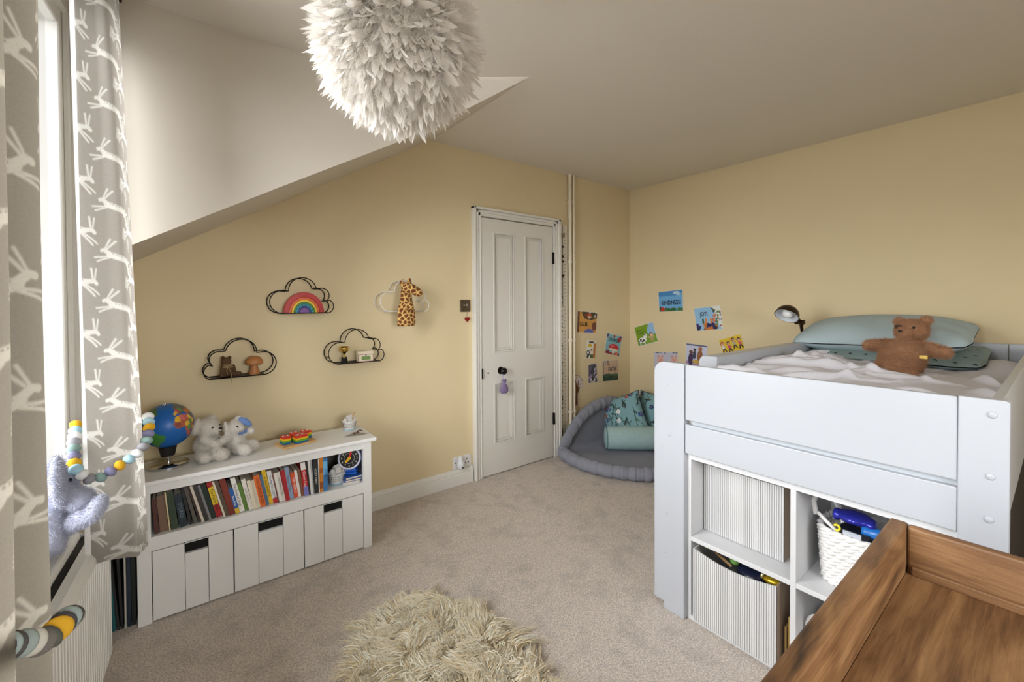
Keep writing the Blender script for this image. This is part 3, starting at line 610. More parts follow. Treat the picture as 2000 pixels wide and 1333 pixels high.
# crumpled silver trinket
t = thing('silver_trinket', 'crumpled silver and brown trinket lying on the bookcase corner', 'trinket', (.79, 2.44, .602))
P = []
for i in range(14):
    P.append([(.79 + (i / 13 - .5) * .13 * (1 - .2 * j), 2.44 + (j / 7 - .5) * .055 * (0.35 + .65 * math.sin(PI * (i + 2) / 17)) - (i / 13 - .5) * .02, .6055 + random.uniform(0, .012) * math.sin(PI * (i + .5) / 14) * math.sin(PI * (j + .5) / 8)) for j in range(8)])
obj('foil', MB().grid(P), mat('crumpled_foil', (190, 180, 174), .25, .85), t, solid=.001)
obj('bow', MB().tube([(.80 + .025 * math.cos(a) * math.cos(a * .5), 2.435 + .012 * math.sin(2 * a), .615 + .006 * math.sin(a)) for a in np.linspace(0, 6.28, 20)], .003, 6), mat('brown_trinket', (98, 76, 68), .4, .3), t, smooth=True)
# toy clock with blue base on a stack of blue books
for i, (dx, hh, c_, lb) in enumerate(((0, .012, (214, 214, 220), 'white edged flat book lying lowest under the toy clock'), (.004, .011, (36, 92, 170), 'blue flat book in the middle under the toy clock'), (.002, .012, (30, 78, 150), 'blue flat book lying topmost under the toy clock'))):
    z = SH + .0003 + i * .0128; tt = thing('flat_book', lb, 'book', (.745, 2.43, z), 'flat books under the toy clock'); T = TR(.750 + dx, 2.425, z, rz=-8 + 5 * i)
    obj('cover', MB().box(-.045, .042, -.062, .10, 0, .0015).box(-.045, .042, -.062, .10, hh - .0015, hh).box(-.045, -.0435, -.062, .10, .0015, hh - .0015).T(T), col(c_, .3), tt)
    obj('pages', MB().box(-.0434, .040, -.060, .098, .0016, hh - .0016).T(T), M_paper, tt)
t = thing('toy_clock', 'round toy teaching clock with black dial on a blue stand', 'clock', (.752, 2.43, SH + .039))
M_cb = mat('clock_blue', (34, 96, 196), .3); M_cw = mat('clock_white', (214, 216, 236), .3)
Tc = TR(.752, 2.43, SH + .0392, rz=-24)
obj('stand', MB().box(-.036, .040, -.034, .06, 0, .010).prism([(-.034, .010), (.038, .010), (.030, .030), (-.026, .030)], -.055, .022, frame((0, 0, 0), (1, 0, 0), (0, 0, 1), (0, -1, 0))).T(Tc), M_cb, t, bevel=.004)
Tf = Tc @ TR(0, -.018, .0855, rx=82)
obj('drum', MB().lathe([(.0, -.045), (.058, -.045), (.061, -.030), (.061, .0), (.056, .004), (.050, .002)], 48, Tf), M_cw, t, smooth=True, angle=35)
obj('back_rim', MB().lathe([(.0, -.052), (.056, -.052), (.0625, -.044), (.0625, -.026), (.0605, -.024)], 48, Tf), M_cb, t, smooth=True, angle=35)
obj('dial', MB().lathe([(0, .003), (.051, .003)], 48, Tf), mat('dial_black', (16, 16, 18), .3), t)
obj('hour_ring', MB().lathe([(.0265, .0036), (.0280, .0036)], 40, Tf), col((220, 220, 220), .4), t)
for i in range(12):
    a = R(90 - 30 * (i + 1)); tb = text(str(i + 1), .013, thick=.01).T(Tf @ TR(.040 * math.cos(a), .040 * math.sin(a), .0036)); obj('numeral', tb, col((240, 236, 226), .5), t)
def hand(ang, ln, wd, m):
    b = MB().prism([(-.006, -wd), (ln * .7, -wd), (ln, 0), (ln * .7, wd), (-.006, wd)], .004, .0055, Tf @ Matrix.Rotation(R(ang), 4, 'Z')); return obj('hand', b, m, t)
hand(75, .043, .006, col((214, 40, 30), .3)); hand(228, .034, .006, col((246, 190, 30), .3))
obj('hub', MB().lathe([(0, .008), (.008, .008), (.009, .004), (0, .004)], 16, Tf), col((246, 190, 30), .3), t)
# ------------------------------------------------------------------ cloud shelves
def cloud_path(w_, mirror):
    p = [(.20, 0)] + arc(.195, .19, .19, 262, 78, 16) + arc(.50, .385, .215, 184, 12, 18) + arc(.80, .30, .125, 108, -52, 12) + arc(.875, .112, .122, 62, -82, 12) + [(.90, 0)]
    if mirror: p = [(1 - x_, y_) for x_, y_ in p][::-1]
    return [(x_ * w_, y_ * w_) for x_, y_ in p]
YF, YB = DW - .105, DW - .008
M_cwht = mat('white_wire', (226, 224, 220), .4)
def cloud(x0, z0, w_, m, label, mirror=False):
    t = thing('cloud_shelf', label, 'wall shelf', (x0 + w_ / 2, DW - .05, z0), 'cloud shaped wire wall shelves'); p = cloud_path(w_, mirror)
    for y in (YF, YB): obj('wire_outline', MB().tube([(x0 + a, y, z0 + c_) for a, c_ in p], .0028, 8, closed=True), m, t, smooth=True)
    for i in (6, 17, 34, 46):
        a, c_ = p[i]; obj('spacer', MB().tube([(x0 + a, YF, z0 + c_), (x0 + a, YB, z0 + c_)], .0025, 6), m, t)
    obj('plate', MB().box(x0 + .16 * w_ if not mirror else x0 + .1 * w_, x0 + (.92 if not mirror else .84) * w_, YF, YB, z0 - .003, z0), m, t, bevel=.001)
cloud(.401, 1.284, .333, M_black, 'black wire cloud shelf holding the rainbow')
cloud(1.012, 1.284, .338, M_cwht, 'white wire cloud shelf with the giraffe puppet hanging on it')
cloud(.107, .958, .325, M_black, 'black wire cloud shelf with the little bear and mushroom', True)
cloud(.70, .978, .336, M_black, 'black wire cloud shelf with the trophy and tiny house')
# rainbow
t = thing('wooden_rainbow', 'wooden nesting rainbow arch toy on the upper black cloud shelf', 'toy', (.575, DW - .055, 1.284))
rc = [(184, 26, 22), (222, 96, 24), (240, 196, 30), (52, 128, 52), (50, 150, 180), (28, 62, 120)]
rad_ = [.106, .080, .067, .056, .045, .036, .026]
for i, c_ in enumerate(rc):
    pts = arc(0, 0, rad_[i], 0, 180, 28) + arc(0, 0, rad_[i + 1] + .0006, 180, 0, 28)
    pts = [(x_, y_ * 1.12) for x_, y_ in pts]; n = len(pts); Tq = frame((.583, DW - .055, 1.2845), (1, 0, 0), (0, 0, 1), (0, -1, 0))
    F_ = 28; b = MB(); V = [(x_, y_, z_) for z_ in (-.018, .018) for x_, y_ in pts]; V = xf(V, Tq); fs = []
    for k in range(F_ - 1):
        a0, a1, b0, b1 = k, k + 1, n - 1 - k, n - 2 - k
        fs += [(a0, a1, b1, b0)[::-1], (n + a0, n + a1, n + b1, n + b0), (a0, a1, n + a1, n + a0), (b0, b1, n + b1, n + b0)[::-1]]
    fs += [(0, n, 2 * n - 1, n - 1), (27, 28, n + 28, n + 27)]
    b.add(V, fs); obj('arch', b, col(c_, .4), t, bevel=.0015)
obj('core', MB().prism([(x_, y_ * 1.12) for x_, y_ in arc(0, 0, .0255, 0, 180, 20)], -.018, .018, frame((.583, DW - .055, 1.2845), (1, 0, 0), (0, 0, 1), (0, -1, 0))), col((130, 78, 160), .4), t)
# little brown bear with a string bow, mushroom
M_tan = mat('brown_felt', (92, 68, 44), .9); zz = .9585
t = thing('little_bear', 'tiny dark brown bear with a string bow on the lower cloud shelf', 'soft toy', (.215, DW - .06, zz))
b = MB().ell((.212, DW - .055, zz + .033), (.032, .026, .034)).ell((.205, DW - .070, zz + .080), (.024, .022, .022)).ell((.192, DW - .056, zz + .100), .009).ell((.222, DW - .056, zz + .098), .009).cap((.235, DW - .07, zz + .014), (.262, DW - .08, zz + .013), .013, .012).cap((.195, DW - .075, zz + .014), (.185, DW - .088, zz + .014), .013, .013).cap((.19, DW - .07, zz + .055), (.186, DW - .078, zz + .03), .010, .009).cap((.235, DW - .07, zz + .055), (.24, DW - .078, zz + .034), .010, .009).ell((.209, DW - .08, zz + .075), (.010, .008, .008))
b = plush(b, .003, 3); bo = obj('body', b, M_tan, t, smooth=True); fur(b, 3000, .003, .0009, M_tan, bo)
M_str = mat('jute_string', (170, 146, 104), .9)
obj('bow', MB().tube([(.212 + .022 * math.sin(2 * a), DW - .085, zz + .058 + .008 * math.sin(a)) for a in np.linspace(0, 6.28, 24)], .0016, 5).tube([(.212, DW - .086, zz + .058), (.222, DW - .092, zz + .03), (.226, DW - .11, zz + .002), (.222, DW - .112, zz - .03)], .0014, 5).tube([(.212, DW - .086, zz + .058), (.206, DW - .092, zz + .032), (.208, DW - .094, zz + .014)], .0014, 5), M_str, t)
t = thing('wooden_mushroom', 'turned wooden mushroom standing on the lower cloud shelf', 'ornament', (.33, DW - .055, zz))
M_mw = mat('mushroom_wood', (176, 116, 66), .5, var=(20, .15), stretch=(6, 6, 1)); Tm = TR(.333, DW - .055, zz)
obj('stalk', MB().lathe([(0, .055), (.016, .052), (.018, .035), (.026, .012), (.029, .002), (.028, 0), (0, 0)], 28, Tm), M_mw, t, smooth=True, angle=60)
obj('cap', MB().lathe([(0, .098), (.018, .096), (.032, .088), (.041, .074), (.043, .062), (.040, .054), (.030, .050), (0, .049)], 32, Tm), M_mw, t, smooth=True)
# trophy, tiny house
z4 = .9785; M_gold = mat('gold_trophy', (212, 176, 92), .18, 1.0)
t = thing('trophy', 'small gold trophy cup on a black plinth, right-hand cloud shelf', 'trophy', (.805, DW - .055, z4)); Tt = TR(.806, DW - .055, z4)
obj('plinth', MB().lathe([(0, .034), (.015, .034), (.017, .030), (.019, .002), (.019, 0), (0, 0)], 24, Tt), M_dark, t, smooth=True, angle=40)
obj('cup', MB().lathe([(.022, .096), (.0245, .098), (.0235, .084), (.018, .066), (.008, .056), (.005, .050), (.005, .042), (.012, .036), (.012, .034)], 28, Tt), M_gold, t, smooth=True)
for s_ in (-1, 1): obj('handle', MB().tube([(.806 + s_ * r_, DW - .055, z4 + h_) for r_, h_ in ((.021, .092), (.029, .095), (.033, .086), (.028, .074), (.018, .066))], .0022, 6), M_gold, t, smooth=True)
t = thing('tiny_house_box', 'tiny cream wooden house box with pink edges, beside the trophy', 'ornament', (.925, DW - .055, z4)); Th = TR(.925, DW - .070, z4, rz=-4); M_crm = mat('cream_wood', (226, 214, 186), .5); M_pk = mat('pink_edge', (190, 140, 130), .5)
obj('box', MB().box(-.044, .044, -.026, .026, .001, .046).T(Th), M_crm, t, bevel=.002)
obj('lid', MB().prism([(-.030, .0), (.030, .0), (.022, .018), (-.022, .018)], -.047, .047, frame((0, 0, .0465), (0, 1, 0), (0, 0, 1), (1, 0, 0))).T(Th), M_crm, t, bevel=.002)
obj('trim', MB().box(-.046, .046, -.0275, -.026, .042, .047).box(-.046, -.042, -.0275, -.026, .001, .047).box(.042, .046, -.0275, -.026, .001, .047).box(-.046, .046, -.0275, -.026, .0, .004).T(Th), M_pk, t)
obj('window', MB().box(-.026, .028, -.0272, -.0262, .012, .034).T(Th), mat('house_green', (110, 140, 70), .4), t); obj('clasp', MB().box(-.004, .004, -.0285, -.026, .036, .046).T(Th), mat('clasp_violet', (130, 110, 170), .3), t)
# giraffe puppet (patches by distance to seeds, as coat colouring)
t = thing('giraffe_puppet', 'plush giraffe hand puppet hanging in front of the white cloud shelf', 'soft toy', (1.17, DW - .125, 1.185))
gx, gy = 1.168, DW - .135
b = MB()
P = [[(gx + .005 + rx * math.cos(a), gy + ry * math.sin(a), z_) for a in np.linspace(0, 2 * PI, 22, endpoint=False)] for rx, ry, z_ in ((.001, .001, 1.190), (.060, .028, 1.191), (.062, .030, 1.22), (.060, .030, 1.27), (.054, .028, 1.31), (.044, .028, 1.34), (.038, .027, 1.38), (.033, .024, 1.43), (.028, .022, 1.46), (.001, .001, 1.47))]
b.grid(P, closev=True); b.ell((gx + .005, gy - .022, 1.435), (.042, .038, .040)); b.cap((gx + .02, gy - .045, 1.43), (gx + .066, gy - .055, 1.405), .032, .027); b.cap((gx + .022, gy - .012, 1.465), (gx + .022, gy - .01, 1.49), .014, .012).ell((gx - .03, gy - .01, 1.465), (.014, .010, .02))
b.cap((gx - .01, gy - .025, 1.32), (gx + .004, gy - .052, 1.315), .026, .024)
b = plush(b, .0045, 3); V = np.array(b.V); S_, _ = sample(b, 1500)
# thin out seeds
keep = []
for p in S_:
    if all(np.linalg.norm(p - q) > .0215 for q in keep): keep.append(p)
keep = np.array(keep); d = np.linalg.norm(V[:, None] - keep[None], axis=2); d.sort(axis=1); edge = d[:, 1] - d[:, 0]
cc = np.where((edge < .0058)[:, None], np.array(lin((222, 184, 110))), np.array(lin((112, 58, 24))))
obj('body', b, mat('giraffe_plush', (255, 255, 255), .9, attr=True), t, smooth=True, col=cc)
eyes(t, [(gx + .022, gy - .068, 1.45)], .004)
obj('hanging_loop', MB().tube([(gx, gy, 1.465), (gx - .004, gy + .02, 1.49), (gx - .004, YF, 1.494), (gx, gy + .03, 1.47)], .0015, 5), M_str, t)

# ------------------------------------------------------------------ wall cards
def card(P4, base, paint, label, wall, n=44):
    # corners TL, TR, BR, BL in wall coordinates (a, h)
    def w3(a, h): return (a, DW - .0035, h) if wall == 'back' else (RW - .0035, a, h)
    TL, TRr, BR, BL = [np.array(p, float) for p in P4]; V = []; X = []; Y = []
    for i in range(n):
        v = 1 - i / (n - 1)
        for j in range(n):
            u = j / (n - 1); q = (TL * (1 - u) + TRr * u) * v + (BL * (1 - u) + BR * u) * (1 - v); V.append(w3(*q)); X.append(u); Y.append(v)
    cv = Canvas(np.array(X), np.array(Y), base); paint(cv)
    k = (cv.X < .02) | (cv.X > .98) | (cv.Y < .02) | (cv.Y > .98); cv.put(k, (232, 230, 224))
    b = MB(); b.grid(np.array(V).reshape(n, n, 3)[::-1]); cc = cv.C.reshape(n, n, 3)[::-1].reshape(-1, 3)
    t = thing('picture_card', label, 'card', w3(*((BL + BR) / 2)), 'picture cards stuck on the wall')
    obj('sheet', b, mat('card_print', (255, 255, 255), .5, attr=True), t, col=cc, solid=.0012)
    def place(u, v):
        q = (TL * (1 - u) + TRr * u) * v + (BL * (1 - u) + BR * u) * (1 - v); return np.array(w3(*q))
    def lettering(s_, u, v, width, c_, th=.03):
        tb = text(s_, 1, thick=th); wd = max(p[0] for p in tb.V) - min(p[0] for p in tb.V); ex = place(u + .1, v) - place(u, v); Lx = np.linalg.norm(ex); ex /= Lx; W_ = Lx * 10 * width
        ez = (0, -1, 0) if wall == 'back' else (-1, 0, 0); ey = np.cross(ez, ex); o = place(u, v) + np.array(ez) * .0018; s2 = W_ / wd
        obj('lettering', tb.T(frame(o, ex, ey, ez) @ Matrix.Diagonal((s2, s2 * 1.35, 1, 1))), col(c_), t)
    return lettering
def p_kind(c):
    c.rect(0, 1, .75, 1, (70, 140, 200)); c.ell(.75, .88, .14, .06, (190, 214, 232)); c.ell(.85, .8, .12, .04, (170, 204, 230))
    for i in range(22): c.ell(random.random(), .05 + .04 * random.random(), .09, .10, random.choice([(46, 98, 50), (60, 118, 60), (30, 80, 44)]))
    c.ell(.15, .13, .09, .10, (206, 44, 34)); c.ell(.05, .18, .05, .09, (40, 90, 46))
card([(2.409, 1.435), (2.158, 1.454), (2.147, 1.257), (2.397, 1.243)], (110, 172, 220), p_kind, 'sky blue card lettered KINDNESS, highest on the wall', 'right')('KINDNESS!', .52, .42, .80, (20, 30, 56))
def p_joy(c):
    c.poly([(.62, 1), (1, 1), (1, .0), (.82, .3), (.75, .7)], (226, 228, 220))
    for i in range(26): c.ell(random.uniform(.68, 1), random.uniform(.15, 1), .035, .04, random.choice([(50, 96, 50), (60, 60, 110), (150, 70, 50), (90, 130, 60)]))
    for i in range(20): c.ell(random.uniform(0, .8), random.uniform(0, .28), .09, .09, random.choice([(26, 30, 74), (44, 34, 96), (60, 40, 110), (206, 120, 44), (30, 44, 90)]))
    for x_ in (.3, .42, .6, .72): c.ell(x_, .4, .035, .13, random.choice([(40, 90, 50), (224, 130, 40)]))
    c.ell(.75, .6, .06, .07, (206, 120, 90)); c.ell(.35, .25, .07, .07, (206, 120, 60)); c.cap(.62, 1, .82, .66, .012, (40, 40, 50)); c.cap(.82, .66, .92, .4, .012, (40, 40, 50))
card([(2.047, 1.279), (1.809, 1.307), (1.785, 1.105), (2.018, 1.078)], (146, 190, 222), p_joy, 'colourful garden card lettered JOY above the bed end', 'right')('JOY!', .36, .70, .30, (26, 28, 50))
def p_cow(c):
    c.poly([(.75, 1), (1, 1), (1, .4), (.62, .45), (.6, .62)], (150, 190, 226)); c.rect(0, 1, 0, .16, (110, 150, 50)); c.ell(.75, .2, .35, .2, (128, 166, 52))
    for y_ in (.82, .76, .70, .64, .58): c.cap(.1, y_, .1 + .45 * random.uniform(.7, 1), y_ + .01, .008, (60, 84, 30))
    c.ell(.28, .25, .2, .14, (240, 240, 236)); c.ell(.46, .42, .09, .11, (240, 240, 236)); c.cap(.15, .12, .15, .03, .03, (240, 240, 236)); c.cap(.36, .14, .36, .02, .03, (240, 240, 236))
    for x_, y_, r_ in ((.2, .28, .05), (.33, .22, .06), (.25, .18, .04), (.45, .46, .035), (.40, .5, .03), (.13, .22, .03)): c.ell(x_, y_, r_, r_, (24, 24, 24))
    c.ell(.76, .42, .10, .10, (60, 40, 30)); c.ell(.76, .39, .085, .085, (226, 186, 150)); c.rect(.69, .83, .1, .3, (190, 160, 110)); c.cap(.68, .28, .6, .35, .02, (226, 186, 150)); c.cap(.84, .28, .9, .35, .02, (226, 186, 150))
card([(2.685, 1.082), (2.469, 1.146), (2.41, .961), (2.634, .894)], (124, 158, 34), p_cow, 'tilted green card with a black and white cow', 'right')
def p_yel(c):
    for x_, y_, sh, hr in ((.12, .55, (226, 226, 226), (180, 80, 40)), (.38, .5, (206, 70, 110), (60, 34, 24)), (.62, .62, (180, 180, 150), (90, 60, 40)), (.86, .55, (214, 90, 90), (50, 30, 24))):
        c.cap(x_, y_ - .05, x_ - .06, y_ - .32, .03, (30, 28, 30)); c.cap(x_, y_ - .05, x_ + .08, y_ - .3, .03, (30, 28, 30)); c.ell(x_, y_ - .02, .07, .11, sh); c.cap(x_ - .04, y_ + .05, x_ - .12, y_ + .25, .018, (190, 130, 96)); c.cap(x_ + .04, y_ + .05, x_ + .1, y_ - .05, .018, (190, 130, 96))
        c.ell(x_, y_ + .2, .075, .095, hr); c.ell(x_, y_ + .17, .055, .06, (206, 150, 116))
card([(1.826, 1.009), (1.642, 1.074), (1.595, .934), (1.775, .868)], (226, 190, 40), p_yel, 'yellow card with jumping children, nearest the bed head', 'right')
def p_tab(c):
    c.rect(0, 1, 0, .2, (170, 140, 180)); c.ell(.25, .3, .12, .3, (70, 50, 90)); c.ell(.25, .62, .09, .08, (120, 70, 50)); c.ell(.42, .5, .09, .18, (60, 70, 90)); c.ell(.42, .74, .07, .07, (60, 44, 40)); c.ell(.68, .45, .13, .32, (150, 96, 60)); c.ell(.68, .8, .1, .09, (176, 110, 66)); c.ell(.5, .2, .16, .1, (206, 170, 90)); c.rect(0, 1, .93, .98, (96, 96, 120))
card([(2.118, .964), (1.918, .954), (1.932, .757), (2.128, .767)], (206, 208, 228), p_tab, 'pale lilac card with figures at a table, behind the bed post', 'right')
def p_pig(c):
    for x_ in (.28, .85):
        c.ell(x_, .52, .13, .22, (226, 176, 160)); c.ell(x_ - .08, .75, .04, .08, (210, 150, 140)); c.ell(x_ + .08, .75, .04, .08, (210, 150, 140)); c.ell(x_, .48, .05, .06, (206, 140, 130)); c.ell(x_ - .03, .6, .015, .03, (30, 30, 30)); c.ell(x_ + .04, .6, .015, .03, (30, 30, 30)); c.ell(x_ - .05, .16, .14, .14, (36, 34, 40))
    for i in range(16): c.ell(random.random(), .93 + .05 * random.random(), .03, .03, (90, 96, 110))
card([(2.459, .855), (2.202, .872), (2.198, .70), (2.454, .68)], (196, 194, 208), p_pig, 'grey lilac card with pink faces peeping above the bed post', 'right')
def p_calm(c):
    c.rect(0, .10, 0, 1, (110, 66, 42)); c.poly([(.2, 1), (1, 1), (1, .72), (.7, .62), (.35, .66)], (70, 60, 44))
    for i in range(16): c.ell(random.uniform(.25, 1), random.uniform(.72, 1), .05, .05, random.choice([(40, 50, 36), (214, 206, 190), (130, 60, 40), (90, 90, 60)]))
    c.ell(.6, .8, .12, .12, (180, 80, 50)); c.ell(.6, .74, .08, .06, (226, 196, 170)); c.ell(.88, .32, .13, .2, (120, 66, 50)); c.ell(.62, .04, .24, .16, (96, 100, 170))
card([(2.901, 1.262), (3.174, 1.242), (3.151, 1.045), (2.888, 1.063)], (206, 150, 76), p_calm, 'orange brown card lettered CALM, nearest the pipes', 'back')('CALM...', .36, .40, .48, (40, 26, 20))
def p_cour(c):
    c.rect(0, 1, 0, .1, (160, 40, 40))
    for i in range(20): c.ell(random.choice([random.uniform(0, .1), random.uniform(.88, 1), random.random()]), random.choice([random.uniform(.85, 1), random.uniform(0, .1)]), .06, .06, random.choice([(190, 44, 50), (60, 70, 120), (40, 80, 90), (190, 60, 60)]))
    c.ell(.85, .8, .12, .12, (200, 56, 50)); c.ell(.55, .34, .34, .2, (206, 40, 50)); c.rect(.2, .9, .12, .28, (150, 190, 200)); c.ell(.55, .26, .32, .06, (236, 220, 206)); c.ell(.55, .16, .08, .12, (226, 216, 206)); c.ell(.45, .42, .12, .04, (226, 120, 120)); c.ell(.8, .1, .1, .1, (206, 120, 110)); c.ell(.2, .1, .12, .1, (130, 40, 50))
card([(3.312, 1.041), (3.546, .994), (3.497, .797), (3.274, .848)], (130, 186, 198), p_cour, 'tilted blue card lettered COURAGE with a red toadstool', 'back')('COURAGE!', .50, .72, .72, (30, 44, 70))
def p_faith(c):
    c.rect(0, 1, 0, .3, (40, 70, 56)); c.ell(.3, .3, .3, .06, (60, 90, 70)); c.ell(.8, .3, .3, .05, (80, 104, 80)); c.rect(0, .05, .2, 1, (50, 50, 50))
    for i in range(9): x_ = random.uniform(.03, .4); c.cap(x_, 1, x_ + .02, random.uniform(.72, .9), .022, random.choice([(226, 224, 220), (60, 60, 60), (120, 120, 116)]))
    for i in range(10): c.ell(random.random(), random.uniform(.05, .25), .07, .04, random.choice([(30, 60, 46), (60, 90, 60)]))
card([(3.245, .776), (3.482, .764), (3.482, .56), (3.247, .572)], (206, 176, 152), p_faith, 'dusky pink card lettered FAITH above the cushions', 'back')('FAITH!', .62, .56, .52, (40, 40, 40))
def p_bm1(c):
    c.rect(.75, 1, 0, .85, (186, 120, 50)); c.ell(.35, .72, .24, .1, (226, 186, 40)); c.ell(.55, .4, .18, .2, (226, 220, 206)); c.ell(.55, .48, .1, .07, (120, 70, 50)); c.rect(.4, .75, 0, .22, (70, 96, 50)); c.ell(.2, .3, .2, .16, (40, 40, 40)); c.ell(.18, .32, .1, .08, (236, 236, 230)); c.ell(.15, .1, .12, .08, (30, 30, 30)); c.ell(.5, .9, .3, .05, (60, 60, 66))
card([(3.026, .987), (3.151, .974), (3.138, .807), (3.013, .815)], (232, 230, 224), p_bm1, 'narrow white and ochre bookmark card below CALM', 'back', 30)
def p_bm2(c):
    for i in range(26): c.ell(random.random(), random.uniform(.25, 1), .14, .07, random.choice([(120, 110, 160), (60, 54, 80), (206, 200, 220), (90, 80, 90), (160, 140, 180), (50, 60, 60)]))
    c.ell(.5, .14, .34, .1, (238, 238, 238)); c.ell(.5, .2, .14, .08, (30, 30, 34)); c.cap(.2, .1, .8, .12, .02, (90, 90, 96))
card([(3.041, .756), (3.154, .762), (3.169, .579), (3.043, .579)], (96, 90, 110), p_bm2, 'narrow purple bookmark card left of FAITH', 'back', 30)
# tree-trunk shaped cut-out beside the pipes
t = thing('paper_cutout', 'tall paper cut-out with a brown trunk beside the pipes', 'cut-out', (2.89, DW - .005, .42))
pts = [(2.86, .40), (2.905, .40), (2.905, .50), (2.925, .535), (2.965, .56), (2.968, .60), (2.94, .645), (2.90, .672), (2.86, .672), (2.85, .60)]
fz = frame((0, DW, 0), (1, 0, 0), (0, 0, 1), (0, -1, 0))
obj('edge', MB().prism([(2.905 + (x_ - 2.905) * 1.08, .54 + (z_ - .54) * 1.02) for x_, z_ in pts], .001, .003, fz), col((44, 40, 50)), t); obj('sheet', MB().prism([(2.905 + (x_ - 2.905) * .97, .54 + (z_ - .54) * .985) for x_, z_ in pts], .003, .0045, fz), col((222, 206, 206)), t)
obj('trunk', MB().prism([(2.862, .405), (2.895, .405), (2.895, .5), (2.93, .56), (2.905, .56), (2.91, .63), (2.89, .57), (2.87, .64), (2.872, .5)], .0045, .0052, fz), col((112, 70, 30)), t); obj('leaves', MB().prism([(2.925, .575), (2.955, .585), (2.94, .60)], .0045, .0053, fz).prism([(2.87, .645), (2.90, .655), (2.885, .665)], .0045, .0053, fz), col((206, 170, 50)), t)
# ------------------------------------------------------------------ reading nook
M_mat = mat('grey_cotton', (142, 144, 156), .9, bump=(500, .25, .002), var=(5, .06))
CX, CY, CR = 3.17, 2.37, .625
def nestmap(x, y, z):       # the round pad bends up where it meets the two walls
    oy = max(0, y - (DW - .095)); ox = max(0, x - (RW - .095)); return (x - ox, y - oy, z + 1.0 * math.hypot(ox, oy))
t = thing('play_nest', 'round grey padded floor nest tucked into the corner', 'floor cushion', (CX, CY, 0))
P = []
for r_ in np.linspace(0.001, 1, 16): P.append([nestmap(CX + CR * r_ * math.cos(a), CY + CR * r_ * math.sin(a), .035 + .008 * math.sin(5 * a + 9 * r_) * r_) for a in np.linspace(0, 2 * PI, 72, endpoint=False)])
obj('pad', MB().grid(P[::-1], closev=True), M_mat, t, smooth=True)
na, nb = 720, 14; P = []
for i in range(na):
    a = 2 * PI * i / na; rr = .052 + .0035 * math.sin(a * 40 + 1.5 * math.sin(3 * a)) - .006 * max(0, math.sin(a * 67 + math.sin(5 * a))) ** 6
    ring_ = []
    for j in range(nb):
        bb = 2 * PI * j / nb; rad2 = CR + rr * math.cos(bb); q = nestmap(CX + rad2 * math.cos(a), CY + rad2 * math.sin(a), 0)
        zz = q[2] + .052 + rr * math.sin(bb); x_, y_ = q[0], q[1]
        base = nestmap(CX + CR * math.cos(a), CY + CR * math.sin(a), 0)
        if base[2] > 0: zz = base[2] + .052 + rr * math.sin(bb); x_ = base[0] + rr * math.cos(bb) * math.cos(a) * .8; y_ = base[1] + rr * math.cos(bb) * math.sin(a) * .8
        ring_.append((min(x_, RW - .004), min(y_, DW - .004), zz))
    P.append(ring_)
obj('padded_rim', MB().grid(P, closeu=True, closev=True), M_mat, t, smooth=True)
M_cush = mat('floral_cotton', (255, 255, 255), .85, attr=True, bump=(600, .1, .001)); M_pip = mat('navy_piping', (30, 38, 70), .8)
def cushion(T, s_, label, seed, m=None, thick=.075, name='scatter_cushion'):
    rng = random.Random(seed); n = 64; U = np.linspace(-1, 1, n); X, Y = np.meshgrid(U, U); X = X.ravel(); Y = Y.ravel()
    prof = np.clip((1 - X ** 4) * (1 - Y ** 4), 0, 1) ** .45; sx = 1 - .07 * np.cos(Y * PI / 2) ** 1 * np.abs(X); sy = 1 - .07 * np.cos(X * PI / 2) * np.abs(Y)
    cv = Canvas(X, Y, (130, 170, 176))
    for i in range(26):
        x_ = rng.uniform(-1, 1); y_ = rng.uniform(-1, .5); x2 = x_ + rng.uniform(-.2, .2); y2 = y_ + rng.uniform(.25, .6); cv.cap(x_, y_, x2, y2, .018, rng.choice([(44, 54, 50), (60, 84, 70), (36, 44, 50)]))
        cv.ell((x_ + x2) / 2 + .05, (y_ + y2) / 2, .14, .035, rng.choice([(52, 70, 62), (40, 50, 48), (80, 110, 100)]), rng.uniform(0, 3))
    for i in range(16):
        x_ = rng.uniform(-.95, .95); y_ = rng.uniform(-.9, .95); c_ = rng.choice([(30, 52, 110), (34, 70, 130), (236, 238, 240), (226, 232, 240), (150, 70, 80), (60, 90, 150)])
        for k in range(5): cv.ell(x_ + .07 * math.cos(k * 1.256), y_ + .07 * math.sin(k * 1.256), .045, .045, c_)
        cv.ell(x_, y_, .025, .025, (230, 200, 90))
    t = thing(name, label, 'cushion', tuple(T @ Vector((0, -s_ / 2, 0))), 'floral cushions in the nook')
    b = MB()
    for sg in (1, -1):
        V = np.stack([X * s_ / 2 * sx, Y * s_ / 2 * sy, sg * (thick * prof + .002)], 1).reshape(n, n, 3); b.grid(xf((V if sg > 0 else V[::-1]).reshape(-1, 3), T).reshape(n, n, 3))
    obj('cover', b, M_cush, t, smooth=True, col=np.vstack([cv.C, cv.C.reshape(n, n, 3)[::-1].reshape(-1, 3)]))
    e = [(-1, q) for q in np.linspace(-1, 1, 20)] + [(q, 1) for q in np.linspace(-1, 1, 20)] + [(1, q) for q in np.linspace(1, -1, 20)] + [(q, -1) for q in np.linspace(1, -1, 20)]
    pp = xf([(x_ * s_ / 2 * (1 - .07 * math.cos(y_ * PI / 2) * abs(x_)), y_ * s_ / 2 * (1 - .07 * math.cos(x_ * PI / 2) * abs(y_)), 0) for x_, y_ in e], T); obj('piping', MB().tube(pp, .005, 6, closed=True), M_pip, t, smooth=True)
